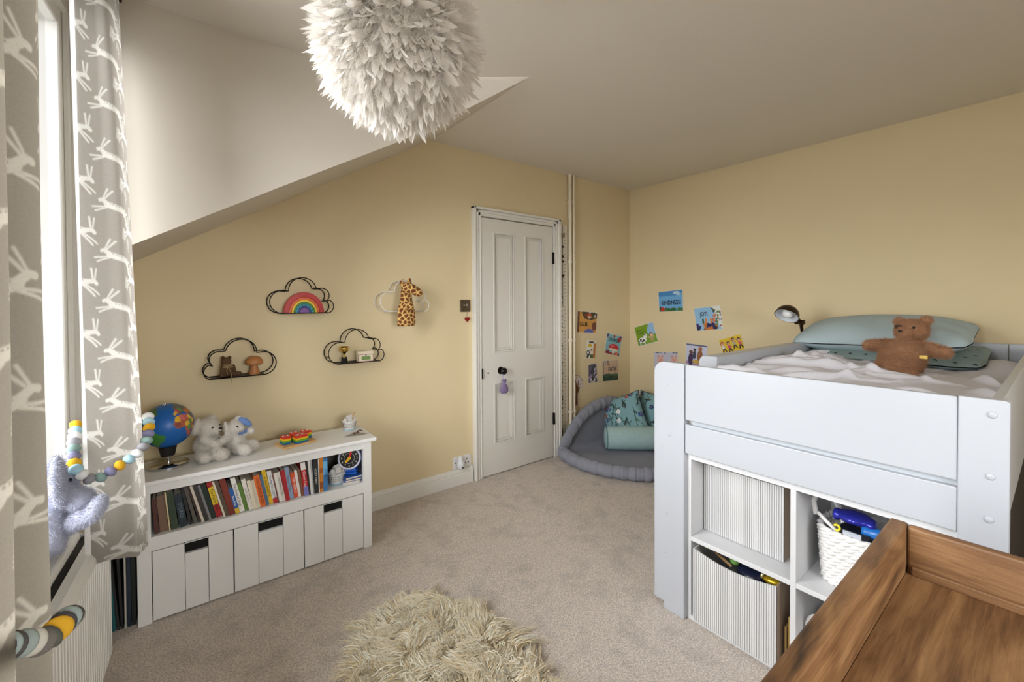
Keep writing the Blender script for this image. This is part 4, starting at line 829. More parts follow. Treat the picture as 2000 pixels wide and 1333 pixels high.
def aim(o, n_, up_):       # matrix with local z = n_, local y ~ up_
    z = Vector(n_).normalized(); x_ = Vector(up_).cross(z).normalized(); y_ = z.cross(x_); return frame(o, x_, y_, z)
cushion(aim((3.27, 2.50, .27), (-.93, -.22, .28), (-.10, .42, 1)), .40, 'teal floral cushion with navy edge standing on its corner side by the back wall', 3)
cushion(aim((3.515, 2.30, .27), (-1, -.28, .35), (.3, 0, 1)), .42, 'teal floral cushion leaning on the right wall beside the bed post', 11)
t = thing('bolster_cushion', 'plain pale teal bolster cushion lying in the grey nest', 'cushion', (3.2, 2.28, .04)); a0 = np.array((2.985, 2.485, .142)); a1 = np.array((3.42, 2.10, .142)); ax = (a1 - a0) / np.linalg.norm(a1 - a0)
M_bol = mat('pale_teal_cotton', (168, 196, 195), .85, var=(30, .05)); LL = np.linalg.norm(a1 - a0); Tb = aim(tuple(a0), tuple(ax), (0, 0, 1))
obj('body', MB().lathe([(.001, -.012), (.05, -.010), (.088, -.002), (.098, .010), (.101, LL / 2), (.098, LL - .01), (.088, LL), (.001, LL + .01)][::-1], 36, Tb), M_bol, t, smooth=True)
for q in (.003, LL - .003): obj('piping', MB().tube(xf([(.096 * math.cos(a), .096 * math.sin(a), q) for a in np.linspace(0, 2 * PI, 36, endpoint=False)], Tb), .0045, 6, closed=True), mat('teal_piping', (96, 140, 146), .8), t, smooth=True)

# ------------------------------------------------------------------ bed
M_bed = mat('bed_white_lacquer', (185, 188, 194), .32); M_bedin = M_bed
bed = thing('mid_sleeper_bed', 'white wooden mid sleeper bed standing against the right wall', 'bed', (2.65, .6, 0))
BX = 1.664; By0, By1 = .081, 1.112; BH = 1.076
fp = frame((0, 0, 0), (0, 1, 0), (0, 0, 1), (1, 0, 0))  # (y, z, x)
def rpost(y0, y1, z0, z1, r_, left=True):
    return [(y0, z0), (y0, z1)] + ([(y1 - r_, z1)] + arc(y1 - r_, z1 - r_, r_, 90, 0, 8) + [(y1, z0)] if left else [(y1, z1), (y1, z0)])
p = [(.970, 0), (.970, BH)] + arc(By1 - .045, BH - .045, .045, 90, 0, 8) + [(By1, .03), (1.066, .03), (1.066, 0)]
obj('foot_post', MB().prism(p, BX - .001, BX + .034, fp), M_bed, bed, bevel=.004)
obj('foot_post', MB().prism([(By0, 0), (By0, BH - .006), (By0 + .006, BH), (.174, BH), (.174, 0)], BX - .002, BX + .034, fp), M_bed, bed, bevel=.003)
obj('foot_panel', MB().box(BX, BX + .022, .1745, .966, .844, BH - .003), M_bed, bed, bevel=.004)
obj('foot_rail', MB().box(BX, BX + .022, .1745, .966, .705, .826), M_bed, bed, bevel=.003)
obj('slot_rail', MB().box(BX + .020, BX + .034, .150, .945, .80, .87), mat('slot_grey', (182, 187, 192), .4), bed)
for y_, z_ in ((.112, 1.036), (.114, .875), (.116, .762)): obj('screw_cap', MB().lathe([(0, .004), (.006, .0035), (.0095, .001), (.0095, 0), (0, 0)], 18, TR(BX - .002, y_, z_, ry=-90)), M_bed, bed, smooth=True)
for y_, z_ in ((1.036, .765), (1.068, .71), (1.045, .985), (1.05, .42), (1.055, .25)): obj('screw_cap', MB().lathe([(0, .002), (.005, .002), (.006, 0), (0, 0)], 14, TR(BX - .001, y_, z_, ry=-90)), M_bed, bed, smooth=True)
# left side: guard rail from past the ladder gap to the wall, lower rail full length
gp = [(1.000, .84), (1.000, BH)] + arc(1.088 - .03, BH - .03, .03, 90, 0, 7) + [(1.088, .84)]
obj('guard_post', MB().prism(gp, 2.0, 2.03, fp), M_bed, bed, bevel=.003)
obj('guard_rail', MB().box(2.03, 3.60, 1.000, 1.024, .83, BH - .001), M_bed, bed, bevel=.002); obj('guard_rail', MB().box(2.03, 3.60, 1.064, 1.088, .83, BH - .006), M_bed, bed)
obj('guard_cap', MB().box(2.03, 3.60, 1.024, 1.064, BH - .02, BH - .002), M_bed, bed)
obj('side_rail', MB().box(BX + .034, 3.60, 1.03, 1.06, .70, .83), M_bed, bed, bevel=.002)
obj('side_panel', MB().box(BX + .034, 3.62, .094, .116, .70, BH - .002), M_bed, bed, bevel=.002)
obj('side_shade_sheet', MB().box(BX + .036, 3.598, .098, .102, .02, .70), mat('under_bed_shade', (46, 38, 32), .95), bed)  # added dark sheet standing in for the shade under the bed's right side
obj('slat_base', MB().box(BX + .034, 3.60, .118, 1.0, .78, .80), mat('slat_pine', (206, 176, 130), .6), bed)
# head end by the wall
obj('head_panel', MB().box(3.605, 3.627, .186, 1.09, .70, 1.094), M_bed, bed, bevel=.003); obj('head_post', MB().box(3.600, 3.632, .088, .184, 0, 1.096), M_bed, bed, bevel=.003); obj('head_post', MB().box(3.600, 3.632, 1.0905, 1.115, 0, 1.09), M_bed, bed, bevel=.003)
# mattress, duvet
obj('mattress', MB().box(1.702, 3.598, .12, .998, .801, .93), mat('mattress_ticking', (222, 220, 216), .8), bevel=.02, label='white mattress lying under the crumpled duvet', cat='mattress')
M_duv = mat('white_cotton', (224, 222, 228), .85, bump=(250, .1, .002))
nx, ny = 190, 110; P = np.zeros((nx, ny, 3)); X = np.linspace(1.705, 3.44, nx)[:, None]; Y = np.linspace(.122, .995, ny)[None]
def smooth2(x, s): return np.exp(-(x / s) ** 2)
def ridge(X, Y, x0, y0, x1, y1, w_, h_):
    dx, dy = x1 - x0, y1 - y0; L2 = dx * dx + dy * dy; tt = np.clip(((X - x0) * dx + (Y - y0) * dy) / L2, -.1, 1.1); d = np.hypot(X - x0 - tt * dx, Y - y0 - tt * dy) * (1 + .0 * tt)
    return h_ * np.exp(-(d / w_) ** 2) * np.clip(np.sin((tt + .1) / 1.2 * PI), 0, 1)
Z = .982 + 0 * X + 0 * Y + .012 * np.sin(3 * X + 2 * Y) + .045 * smooth2(Y - 1.0, .20) * np.clip((X - 2.0) / .5, 0, 1) + .055 * smooth2(Y - .20, .12) * smooth2(X - 3.35, .22) - .02 * smooth2(X - 2.9, .2) * smooth2(Y - .6, .2)
rn = random.Random(5)
for i in range(46):
    x0 = rn.uniform(1.9, 3.3); y0 = rn.uniform(.12, 1.0); a = rn.gauss(2.5, .5); l = rn.uniform(.15, .45); Z = Z + ridge(X, Y, x0, y0, x0 + l * math.cos(a), y0 + l * math.sin(a), rn.uniform(.012, .026), rn.uniform(.010, .032))
for k in range(7): Z = Z + ridge(X, Y, 2.35 + k * .11, 1.0, 2.75 + k * .10, .62, .017, .034)
P[..., 0] = X + 0 * Y; P[..., 1] = Y + 0 * X; P[..., 2] = Z
P[:, 0, 2] -= .025; P[:, -1, 2] -= .03; P[0, :, 2] -= .03
obj('duvet', MB().grid(P), M_duv, smooth=True, solid=.022, label='crumpled white duvet spread over the bed', cat='duvet')
def pillow(T, lx, ly, th, m, name, label, leaf=None):
    n = 70; U = np.linspace(-1, 1, n); X, Y = np.meshgrid(U, U); Xr, Yr = X.ravel(), Y.ravel(); prof = (np.clip(1 - np.abs(Xr) ** 2.6, 0, 1) * np.clip(1 - np.abs(Yr) ** 2.2, 0, 1)) ** .62
    wr = .004 * np.sin(9 * Xr + 5 * Yr) * np.cos(6 * Yr - 2 * Xr) * (np.abs(Xr) ** 2 + .2); ears = 1 - .10 * (np.abs(Xr) ** 4 * np.abs(Yr) ** 4); t = thing(name, label, 'pillow', tuple(T @ Vector((0, 0, -th))), None); b = MB(); cc = []
    for sg in (1, -1):
        V = np.stack([Xr * lx / 2 * ears * (1 - .04 * np.cos(Yr * 1.57)), Yr * ly / 2 * ears * (1 - .03 * np.cos(Xr * 1.57)), sg * (th * prof + .003) + wr], 1).reshape(n, n, 3); V = V if sg > 0 else V[::-1]; b.grid(xf(V.reshape(-1, 3), T).reshape(n, n, 3))
    o = obj('case', b, m, t, smooth=True)
    if leaf:
        rn = random.Random(2); lb = MB()
        for i in range(10):
            for j in range(7):
                x_ = -.9 + 1.8 * (i + .5 * (j % 2)) / 10; y_ = -.85 + 1.7 * j / 6
                for sg in (1, -1):
                    for da in (-.6, 0, .6):
                        z_ = lambda q, w_: sg * (th * ((max(0, 1 - abs(q) ** 2.6)) * (max(0, 1 - abs(w_) ** 2.2))) ** .62 + .0042) + .004 * math.sin(9 * q + 5 * w_) * math.cos(6 * w_ - 2 * q) * (abs(q) ** 2 + .2)
                        pts = []
                        for u_, v_ in ((0, 0), (.008, .003), (.018, 0), (.008, -.003)):
                            dx = u_ * math.cos(1.2 + da) - v_ * math.sin(1.2 + da); dy = u_ * math.sin(1.2 + da) + v_ * math.cos(1.2 + da); qx = x_ + dx / (lx / 2); qy = y_ + dy / (ly / 2); pts.append((qx * lx / 2 * (1 - .04 * math.cos(qy * 1.57)), qy * ly / 2 * (1 - .03 * math.cos(qx * 1.57)), z_(qx, qy)))
                        lb.add(xf(pts, T), [(0, 1, 2, 3)])
        obj('leaf_print', lb, leaf, t, kind='stuff')
M_p1 = mat('pale_teal_pillow', (172, 190, 194), .8, bump=(8, .15, .01)); M_p2 = mat('sage_pillow', (138, 156, 154), .85)
pillow(aim((3.30, .62, 1.035), (-.16, 0, 1), (-1, 0, 0)), .80, .46, .058, M_p2, 'patterned_pillow', 'sage pillow with dark leaf print, under the plain one', mat('leaf_ink', (36, 50, 54), .8))
pillow(aim((3.34, .685, 1.135), (-.22, 0.03, 1), (-1, 0, 0)), .83, .50, .105, M_p1, 'plain_pillow', 'plain pale teal pillow on top at the bed head')
# teddy bear
M_ted = mat('caramel_plush', (176, 128, 90), .95, sheen=.2)
t = thing('teddy_bear', 'caramel brown teddy bear lying against the teal pillow', 'soft toy', (2.80, .49, .97))
def B(px_y, h, x_): return (x_, px_y, h)
b = MB()
b.ell((2.86, .495, 1.055), (.095, .088, .088), TR(ry=-30)).ell((2.82, .50, 1.015), (.10, .085, .060))
b.ell((2.965, .478, 1.182), (.056, .064, .056)).ell((2.915, .500, 1.172), (.030, .034, .028)).ell((2.975, .530, 1.228), (.014, .024, .022)).ell((2.975, .425, 1.236), (.014, .026, .024))
b.cap((2.90, .56, 1.105), (2.885, .632, 1.102), .032, .026).cap((2.90, .42, 1.10), (2.88, .345, 1.088), .032, .026).cap((2.77, .555, .992), (2.72, .590, .985), .036, .028).cap((2.74, .47, .985), (2.70, .44, .98), .034, .028)
b = plush(b, .008, 5); bo = obj('body', b, M_ted, t, smooth=True); fur(b, 34000, .015, .0016, M_ted, bo, curl=.35, spread=.9)
obj('nose', MB().ell((2.888, .508, 1.182), (.008, .010, .007)), M_dark, t, smooth=True); eyes(t, [(2.918, .528, 1.196), (2.912, .462, 1.200)], .006)
obj('eye_patch', MB().tube([(2.916, .535, 1.205), (2.912, .52, 1.208), (2.915, .505, 1.206)], .004, 6), M_dark, t)
obj('ear_tag', MB().box(2.80, 2.803, .395, .425, 1.058, 1.074).T(Matrix.Identity(4)), col((226, 190, 90)), t)
# clamp lamp on the guard rail
t = thing('reading_lamp', 'bronze dome reading lamp clamped to the bed guard rail', 'lamp', (3.45, 1.10, 1.05)); LY = 1.125
obj('clamp', MB().box(3.43, 3.47, 1.0885, 1.10, 1.02, 1.09).box(3.43, 3.47, 1.05, 1.135, 1.0765, 1.09).box(3.435, 3.465, 1.12, 1.14, 1.03, 1.09), M_brass, t, bevel=.003)
obj('stem', MB().tube([(3.475, LY, 1.08), (3.42, LY, 1.19)], .010, 12), M_brass, t, smooth=True, angle=50)
obj('joint', MB().tube([(3.41, LY - .028, 1.192), (3.41, LY + .03, 1.192)], .016, 14).ell((3.42, LY, 1.19), .018).tube([(3.40, LY - .026, 1.19), (3.36, LY - .03, 1.16)], .004, 6), M_brass, t, smooth=True, angle=50)
obj('neck', MB().tube([(3.42, LY, 1.195), (3.33, LY, 1.225), (3.26, LY, 1.245)], [.012, .014, .022], 14), M_brass, t, smooth=True, angle=60)
Tl = aim((3.20, LY, 1.262), (-.60, .10, -.79), (0, 1, 0)) @ Matrix.Scale(.62, 4)
dome = [(.115 * math.sin(a), .04 - .115 * math.cos(a)) for a in np.linspace(.05, 1.62, 14)]
obj('shade', MB().lathe(dome + [(.118, .047)], 36, Tl), M_brass, t, smooth=True, solid=0); obj('shade_lining', MB().lathe([(r_ * .96, z_ + .003) for r_, z_ in dome], 36, Tl), mat('white_lining', (214, 216, 220), .4), t, smooth=True)
obj('bulb', MB().ell(tuple(Tl @ Vector((0, 0, .012))), .032), mat('frosted_bulb', (236, 236, 232), .3), t, smooth=True)

# ------------------------------------------------------------------ cube storage under the bed
UX = 1.690
un = thing('cube_storage', 'white four cube storage unit under the bed', 'shelf unit', (1.88, .575, 0)); Uy0, Uy1 = .172, .972
D1 = 2.06
obj('top', MB().box(UX, D1, Uy0, Uy1, .676, .696), M_white, un, bevel=.0015); obj('bottom', MB().box(UX, D1, Uy0, Uy1, 0, .018), M_white, un, bevel=.0015)
for y0, y1 in ((Uy1 - .018, Uy1), (Uy0, Uy0 + .018)): obj('side', MB().box(UX, D1, y0, y1, .018, .676), M_white, un, bevel=.0015)
obj('divider', MB().box(UX, D1, .567, .585, .018, .676), M_white, un, bevel=.0015)
for y0, y1 in ((Uy0 + .018, .567), (.585, Uy1 - .018)): obj('shelf', MB().box(UX, D1, y0, y1, .334, .352), M_white, un, bevel=.0015)
obj('back', MB().box(D1 - .006, D1, Uy0, Uy1, 0, .696), M_white, un)
M_rib = mat('ribbed_white_fabric', (214, 213, 212), .85); M_ribside = mat('box_side_kraft', (170, 150, 130), .85); M_pinl = mat('pinstripe_grey', (104, 102, 106), .85)
def ribbed_box(x0, x1, y0, y1, z0, z1, label, sag=0, nrib=38):
    t = thing('storage_box', label, 'storage box', ((x0 + x1) / 2, (y0 + y1) / 2, z0), 'ribbed fabric boxes in the cube unit')
    pitch = (y1 - y0) / nrib
    def topz(u): return z1 - sag * math.sin(PI * min(1, max(0, u)))
    for k in range(nrib):
        ya = y0 + k * pitch; u = (k + .5) / nrib; b = MB(); b.box(x0 - .0025, x0 + .002, ya + pitch * .14, ya + pitch * .92, z0 + .001, topz(u)); obj('rib', b, M_rib, t)
    b = MB()
    for k in range(nrib): ya = y0 + k * pitch; b.box(x0, x0 + .004, ya, ya + pitch, z0, topz((k + .5) / nrib) - .002)
    obj('front_panel', b, M_pinl, t)
    for yy, nm in ((y0, 'side'), (y1 - .004, 'side')): obj(nm, MB().box(x0 + .004, x1, yy, yy + .004, z0, z1 - .002), M_rib if yy != y0 else M_ribside, t)
    obj('back', MB().box(x1 - .004, x1, y0, y1, z0, z1), M_rib, t); obj('base', MB().box(x0 + .004, x1 - .004, y0 + .004, y1 - .004, z0, z0 + .004), M_rib, t)
ribbed_box(1.790, 2.045, .640, .950, .353, .636, 'ribbed white fabric box standing in the upper cube')
ribbed_box(1.676, 1.98, .622, .936, .0185, .318, 'ribbed white fabric box full of toys in the lower cube', .022)
# toys peeping out of the lower box
M_nvy = mat('navy_plastic', (24, 28, 50), .25)
def single(name, label, cat, mb, m, group=None, smooth=True): return obj(name, mb, m, smooth=smooth, label=label, cat=cat, group=group)
t = thing('drum_beater', 'green topped wooden beater at the left end of the lower box', 'beater', (1.74, .90, .3)); obj('head', MB().ell((1.735, .905, .322), .016), col((110, 140, 50), .6), t, smooth=True); obj('stick', MB().tube([(1.74, .895, .312), (1.80, .84, .24)], .006, 8), M_wood, t, smooth=True)
t = thing('drum_beater', 'second green topped beater, in the middle of the lower box', 'beater', (1.74, .80, .28)); obj('head', MB().ell((1.735, .795, .305), (.016, .018, .014)), col((96, 140, 60), .6), t, smooth=True); obj('stick', MB().tube([(1.745, .79, .295), (1.82, .74, .2)], .006, 8), M_wood, t, smooth=True)
single('navy_bag', 'crumpled navy plastic bag inside the lower box', 'bag', plush(MB().ell((1.76, .735, .275), (.06, .06, .032)).ell((1.75, .70, .283), (.03, .02, .025)).ell((1.77, .77, .28), (.04, .03, .02)), .008, 2), M_nvy)
t = thing('gold_maraca', 'shiny gold toy maraca in the lower box', 'maraca', (1.74, .65, .27)); obj('head', MB().ell((1.725, .655, .302), (.020, .034, .014)), mat('gold_yellow', (196, 160, 40), .25, .6), t, smooth=True); obj('band', MB().tube([(1.722, .680, .306), (1.724, .690, .309)], .013, 14), mat('pale_gold', (236, 222, 150), .2, .8), t, smooth=True)
# rope baskets
M_rope = mat('white_cotton_rope', (232, 229, 226), .8)
def rope_basket(cx, cy, z0, rx, ry, h, rows, label, handles=True):
    t = thing('rope_basket', label, 'basket', (cx, cy, z0), 'white rope baskets in the cube unit')
    for r_ in range(rows):
        z = z0 + .009 + r_ * (h - .01) / rows; fl = 1 - .10 * (1 - r_ / rows); n = 90; strands = 2
        b = MB()
        for s_ in range(strands):
            p = []
            for i in range(n):
                a = 2 * PI * i / n; ph = a * 13 + s_ * PI + (r_ % 2) * PI / 2; q = (abs(math.cos(a)) ** 3 + abs(math.sin(a)) ** 3) ** (-1 / 3)
                p.append((cx + (rx * fl * q + .004 * math.cos(ph)) * math.cos(a), cy + (ry * fl * q + .004 * math.cos(ph)) * math.sin(a), z + .006 * math.sin(ph)))
            b.tube(p, .0085, 6, closed=True)
        obj('braid_row', b, M_rope, t, smooth=True)
    P = [[(cx + rx * k * .9 * (abs(math.cos(a)) ** 3 + abs(math.sin(a)) ** 3) ** (-1 / 3) * math.cos(a), cy + ry * k * .9 * (abs(math.cos(a)) ** 3 + abs(math.sin(a)) ** 3) ** (-1 / 3) * math.sin(a), z_) for a in np.linspace(0, 2 * PI, 40, endpoint=False)] for k, z_ in ((.01, z0 + .004), (.95, z0 + .004), (1.0, z0 + h * .5), (1.03, z0 + h - .01))]
    obj('lining', MB().grid(P, closev=True), M_rope, t, smooth=True)
    return t
bk1 = rope_basket(1.88, .43, .3525, .115, .110, .20, 11, 'white braided rope basket of craft things in the upper right cube')
obj('handle', MB().tube([(1.84, .553, .555), (1.845, .562, .60), (1.87, .55, .635), (1.91, .535, .640), (1.95, .52, .60), (1.96, .515, .555)], .009, 8), M_rope, bk1, smooth=True)
single('white_strap', 'white cord strap lying across the rope basket rim', 'strap', MB().tube([(1.80, .535, .58), (1.79, .51, .565), (1.785, .48, .545), (1.80, .46, .53)], .006, 8).tube([(1.90, .515, .60), (1.86, .49, .59), (1.83, .47, .56), (1.82, .46, .53)], .006, 8), M_rope)
single('blue_packet', 'shiny royal blue packet on top of the craft basket', 'packet', plush(MB().ell((1.83, .435, .590), (.05, .055, .020)).ell((1.82, .485, .588), (.025, .012, .022)).ell((1.82, .385, .585), (.03, .012, .02)), .006, 3), mat('blue_foil', (44, 48, 160), .2, .3))
single('light_blue_bottle', 'bright blue plastic bottle lying in the craft basket', 'bottle', MB().lathe([(0, 0), (.016, 0), (.018, .01), (.018, .08), (.010, .09), (.010, .105), (0, .105)], 18, aim((1.80, .41, .565), (.1, -1, .05), (0, 0, 1))), mat('sky_plastic', (36, 110, 190), .25))
single('black_case', 'black and silver pencil case in the craft basket', 'case', MB().box(1.775, 1.83, .385, .47, .535, .562), mat('black_plastic', (22, 24, 34), .3), smooth=False)
single('silver_label', 'small silver label strip on the craft basket contents', 'label', MB().box(1.770, 1.774, .405, .455, .545, .560), mat('silver_strip', (206, 212, 224), .25, .3), smooth=False)
single('yellow_clip', 'tiny yellow clip beside the black pencil case', 'clip', MB().tube([(1.772, .472 + .008 * math.cos(a), .560 + .009 * math.sin(a)) for a in np.linspace(.5, 5.2, 14)], .004, 6), col((226, 214, 40), .4))
bk2 = rope_basket(1.86, .43, .0185, .115, .110, .16, 9, 'white braided rope basket in the lower right cube')
obj('handle', MB().tube([(1.765, .52 + .035 * math.cos(a), .170 + .055 * math.sin(a)) for a in np.linspace(0, 2 * PI, 24, endpoint=False)], .008, 8, closed=True), M_rope, bk2, smooth=True)
t = thing('kraft_folder', 'brown card folder squeezed between lower box and divider', 'folder', (1.83, .60, .02)); obj('board', MB().box(1.72, 2.0, .592, .600, .0185, .20).box(1.72, 2.0, .606, .612, .0185, .16), mat('kraft_card', (170, 140, 84), .8), t)
# ------------------------------------------------------------------ oak changing unit
def oak(name, axis):
    m = bpy.data.materials.new(name); m.use_nodes = True; N = m.node_tree.nodes; L = m.node_tree.links; b = N['Principled BSDF']; b.inputs['Roughness'].default_value = .5
    tc = N.new('ShaderNodeTexCoord'); mp = N.new('ShaderNodeMapping'); mp.inputs['Scale'].default_value = (5.0, 90, 90) if axis == 'x' else (90, 5.0, 90); L.new(tc.outputs['Object'], mp.inputs[0])
    n1 = N.new('ShaderNodeTexNoise'); n1.inputs['Scale'].default_value = 1.6; n1.inputs['Detail'].default_value = 8; n1.inputs['Roughness'].default_value = .65; n1.inputs['Distortion'].default_value = 1.2; L.new(mp.outputs[0], n1.inputs[0])
    mp2 = N.new('ShaderNodeMapping'); mp2.inputs['Scale'].default_value = (1.6, 7, 7) if axis == 'x' else (7, 1.6, 7); L.new(tc.outputs['Object'], mp2.inputs[0])
    n2 = N.new('ShaderNodeTexNoise'); n2.inputs['Scale'].default_value = 1.3; n2.inputs['Detail'].default_value = 3; n2.inputs['Distortion'].default_value = 2; L.new(mp2.outputs[0], n2.inputs[0])
    ad = N.new('ShaderNodeMath'); ad.operation = 'MULTIPLY_ADD'; ad.inputs[1].default_value = .55; L.new(n1.outputs[0], ad.inputs[0]); L.new(n2.outputs[0], ad.inputs[2])
    r = N.new('ShaderNodeValToRGB'); e = r.color_ramp.elements; e[0].position = .48; e[0].color = lin((58, 40, 24)) + (1,); e[1].position = .95; e[1].color = lin((152, 114, 75)) + (1,); k = r.color_ramp.elements.new(.70); k.color = lin((114, 79, 47)) + (1,)
    L.new(ad.outputs[0], r.inputs[0]); L.new(r.outputs[0], b.inputs['Base Color']); bp = N.new('ShaderNodeBump'); bp.inputs['Strength'].default_value = .35; bp.inputs['Distance'].default_value = .002; L.new(n1.outputs[0], bp.inputs['Height']); L.new(bp.outputs[0], b.inputs['Normal'])
    return m
OX, OY = oak('oak_along_x', 'x'), oak('oak_along_y', 'y')
t = thing('changing_unit', 'brown oak changing unit with a raised tray rim, nearest the camera', 'changing unit', (.84, -.16, 0))
tx0, tx1, ty0, ty1, th_, tf = .40, 1.250, -.56, .234, .852, .752
obj('side_rim', MB().box(tx0, tx1 - .001, ty1 - .030, ty1, tf - .01, th_), OX, t, bevel=.005); obj('side_rim', MB().box(tx0, tx1 - .001, ty0, ty0 + .030, tf - .01, th_), OX, t, bevel=.005)
obj('back_rim', MB().box(tx1 - .022, tx1, ty0 + .031, ty1 - .031, tf - .01, th_ - .002), OY, t, bevel=.005)
obj('tray_floor', MB().box(tx0 + .01, tx1 - .023, ty0 + .031, ty1 - .031, tf - .022, tf), OX, t); obj('inner_batten', MB().box(tx1 - .032, tx1 - .0225, ty0 + .04, ty1 - .04, tf, tf + .018), OY, t, bevel=.002)
obj('carcass', MB().box(tx0 + .02, tx1 - .01, ty0 + .01, ty1 - .01, .08, tf - .023), OX, t, bevel=.003)
for k in range(3):
    z0 = .10 + k * .212; d = obj('drawer', MB().box(tx0 + .003, tx0 + .0195, ty0 + .03, ty1 - .03, z0, z0 + .20), OY, t, bevel=.003); obj('knob', MB().lathe([(0, .022), (.014, .02), (.012, .008), (.008, 0), (0, 0)], 16, TR(tx0 + .003, -.16, z0 + .1, ry=-90)), M_black, d, smooth=True)
for x_ in (tx0 + .05, tx1 - .06):
    for y_ in (ty0 + .05, ty1 - .06): obj('leg', MB().box(x_ - .02, x_ + .02, y_ - .02, y_ + .02, 0, .08), OX, t)

# ------------------------------------------------------------------ feather pendant
PC = np.array((.470, 1.078, 2.004))
pd = thing('feather_pendant', 'round white feather pendant shade hanging from the ceiling', 'lamp shade', tuple(PC - np.array((0, 0, .22))))
M_fea = mat('white_feather', (253, 249, 244), .8, trans=.55); M_dwn = mat('white_down', (252, 248, 242), .9, trans=.55)
obj('cable', MB().tube([tuple(PC + np.array((0, 0, .14))), (PC[0], PC[1], CEIL - .03)], .004, 8), M_white, pd); obj('ceiling_rose', MB().lathe([(0, .03), (.05, .03), (.048, .012), (.02, 0), (0, 0)], 28, TR(PC[0], PC[1], CEIL - .031)), M_white, pd, smooth=True, angle=40)
obj('core', MB().ell(tuple(PC), .150, nu=20, nv=32), M_dwn, pd, smooth=True)
def feather_mesh(L, W_, bend, nl=9):
    b = MB(); P = []
    for i in range(nl):
        t_ = i / (nl - 1); w_ = W_ * (math.sin(PI * min(1, t_ * .93 + .07)) ** .7) * (.55 + .45 * t_) * (1 if t_ < .98 else .3)
        z = bend * L * t_ ** 2; P.append([(-w_ / 2, L * t_, z + .12 * w_), (0, L * t_, z), (w_ / 2, L * t_, z + .12 * w_)])
    b.grid(P); b.tube([(0, L * t_, bend * L * t_ ** 2 + .0006) for t_ in np.linspace(-.05, .9, 5)], [.0012, .0011, .0009, .0007, .0004], 4); return b
protos = []
for i, (L, W_, bd) in enumerate(((.082, .032, .30), (.070, .028, -.20), (.090, .022, .45), (.066, .034, .15), (.078, .014, .6))):
    o = obj('feather', feather_mesh(L, W_, bd), M_fea, None, smooth=True); o.parent = pd; o.location = (0, 0, 0); protos.append(o)
def feather_frame(n_, outw, r0):
    n_ = np.array(n_) / np.linalg.norm(n_); dn = np.array((0, 0, -1.0)); tg = dn - n_ * (dn @ n_); l = np.linalg.norm(tg); tg = tg / l if l > .2 else tg
    d = outw * n_ + .85 * tg + RNG.normal(size=3) * .30; d /= np.linalg.norm(d); z = n_ + RNG.normal(size=3) * .35; z -= d * (z @ d); z /= np.linalg.norm(z); x_ = np.cross(d, z)
    o = PC + n_ * r0 ; return frame(o, x_, d, z)
def fib(n):
    i = np.arange(n) + .5; ph = np.arccos(1 - 2 * i / n); th = PI * (1 + 5 ** .5) * i; return np.stack([np.cos(th) * np.sin(ph), np.sin(th) * np.sin(ph), np.cos(ph)], 1)
first = [True] * 5; cdir = np.array((0, 0, CAMZ)) - PC; cdir /= np.linalg.norm(cdir); cnt = 0
inv = WM[pd].inverted()
for q in fib(620):
    if q @ cdir < -.15 or cnt >= 290: continue
    Mx = inv @ feather_frame(q + RNG.normal(size=3) * .05, .32, .162); i = cnt % 5; cnt += 1
    if first[i]: protos[i].matrix_local = Mx; WM[protos[i]] = WM[pd] @ Mx; first[i] = False
    else: share(protos[i], pd, Mx)
# the remaining feathers and the down between them
VV, FF, off = [], [], 0
lows = [np.array(feather_mesh(L, W_, bd, 6).V[:18]) for L, W_, bd in ((.075, .034, .3), (.065, .038, -.2), (.085, .024, .4))]
gf = np.array([(i * 3 + j, (i + 1) * 3 + j, (i + 1) * 3 + j + 1, i * 3 + j + 1) for i in range(5) for j in range(2)])
for k, q in enumerate(fib(2600)):
    Mx = feather_frame(q + RNG.normal(size=3) * .06, RNG.uniform(.1, .5), RNG.uniform(.142, .165)); V = xf(lows[k % 3], Mx); VV.append(V); FF.append(gf + off); off += 18
fastmesh('feather_mass', np.concatenate(VV), np.concatenate(FF), M_fea, pd)
nd = 70000; q = RNG.normal(size=(nd, 3)); q /= np.linalg.norm(q, axis=1)[:, None]; D = q * .6 + np.array((0, 0, -.5)) + RNG.normal(size=q.shape) * .5; D /= np.linalg.norm(D, axis=1)[:, None]
V, F = ribbons(PC + q * RNG.uniform(.155, .205, nd)[:, None], D, RNG.uniform(.012, .034, nd), .0008, 2, curl=.15); fastmesh('down', V, F, M_dwn, pd)

# ------------------------------------------------------------------ sheepskin rug
def upn(m):     # fibres shade with the lie of the fleece rather than with each flat ribbon
    nt = m.node_tree; g = nt.nodes.new('ShaderNodeNewGeometry'); a = nt.nodes.new('ShaderNodeVectorMath'); a.operation = 'SCALE'; a.inputs['Scale'].default_value = .8; nt.links.new(g.outputs['Normal'], a.inputs[0])
    d = nt.nodes.new('ShaderNodeVectorMath'); d.inputs[1].default_value = (0, 0, .9); nt.links.new(a.outputs[0], d.inputs[0]); e = nt.nodes.new('ShaderNodeVectorMath'); e.operation = 'NORMALIZE'; nt.links.new(d.outputs[0], e.inputs[0])
    nt.links.new(e.outputs[0], nt.nodes['Principled BSDF'].inputs['Normal']); return m
t = thing('sheepskin_rug', 'cream long haired sheepskin rug on the carpet', 'rug', (.76, 1.3, 0))
out = [(.44, 1.549), (.50, 1.66), (.572, 1.775), (.689, 1.835), (.82, 1.825), (.915, 1.77), (.975, 1.655), (1.045, 1.52), (1.045, 1.42), (1.015, 1.37), (1.04, 1.29), (1.05, 1.165), (1.045, 1.03), (1.06, .90), (.98, .80), (.86, .76), (.72, .80), (.60, .78), (.48, .86), (.44, 1.0), (.46, 1.15), (.45, 1.3), (.42, 1.44)]
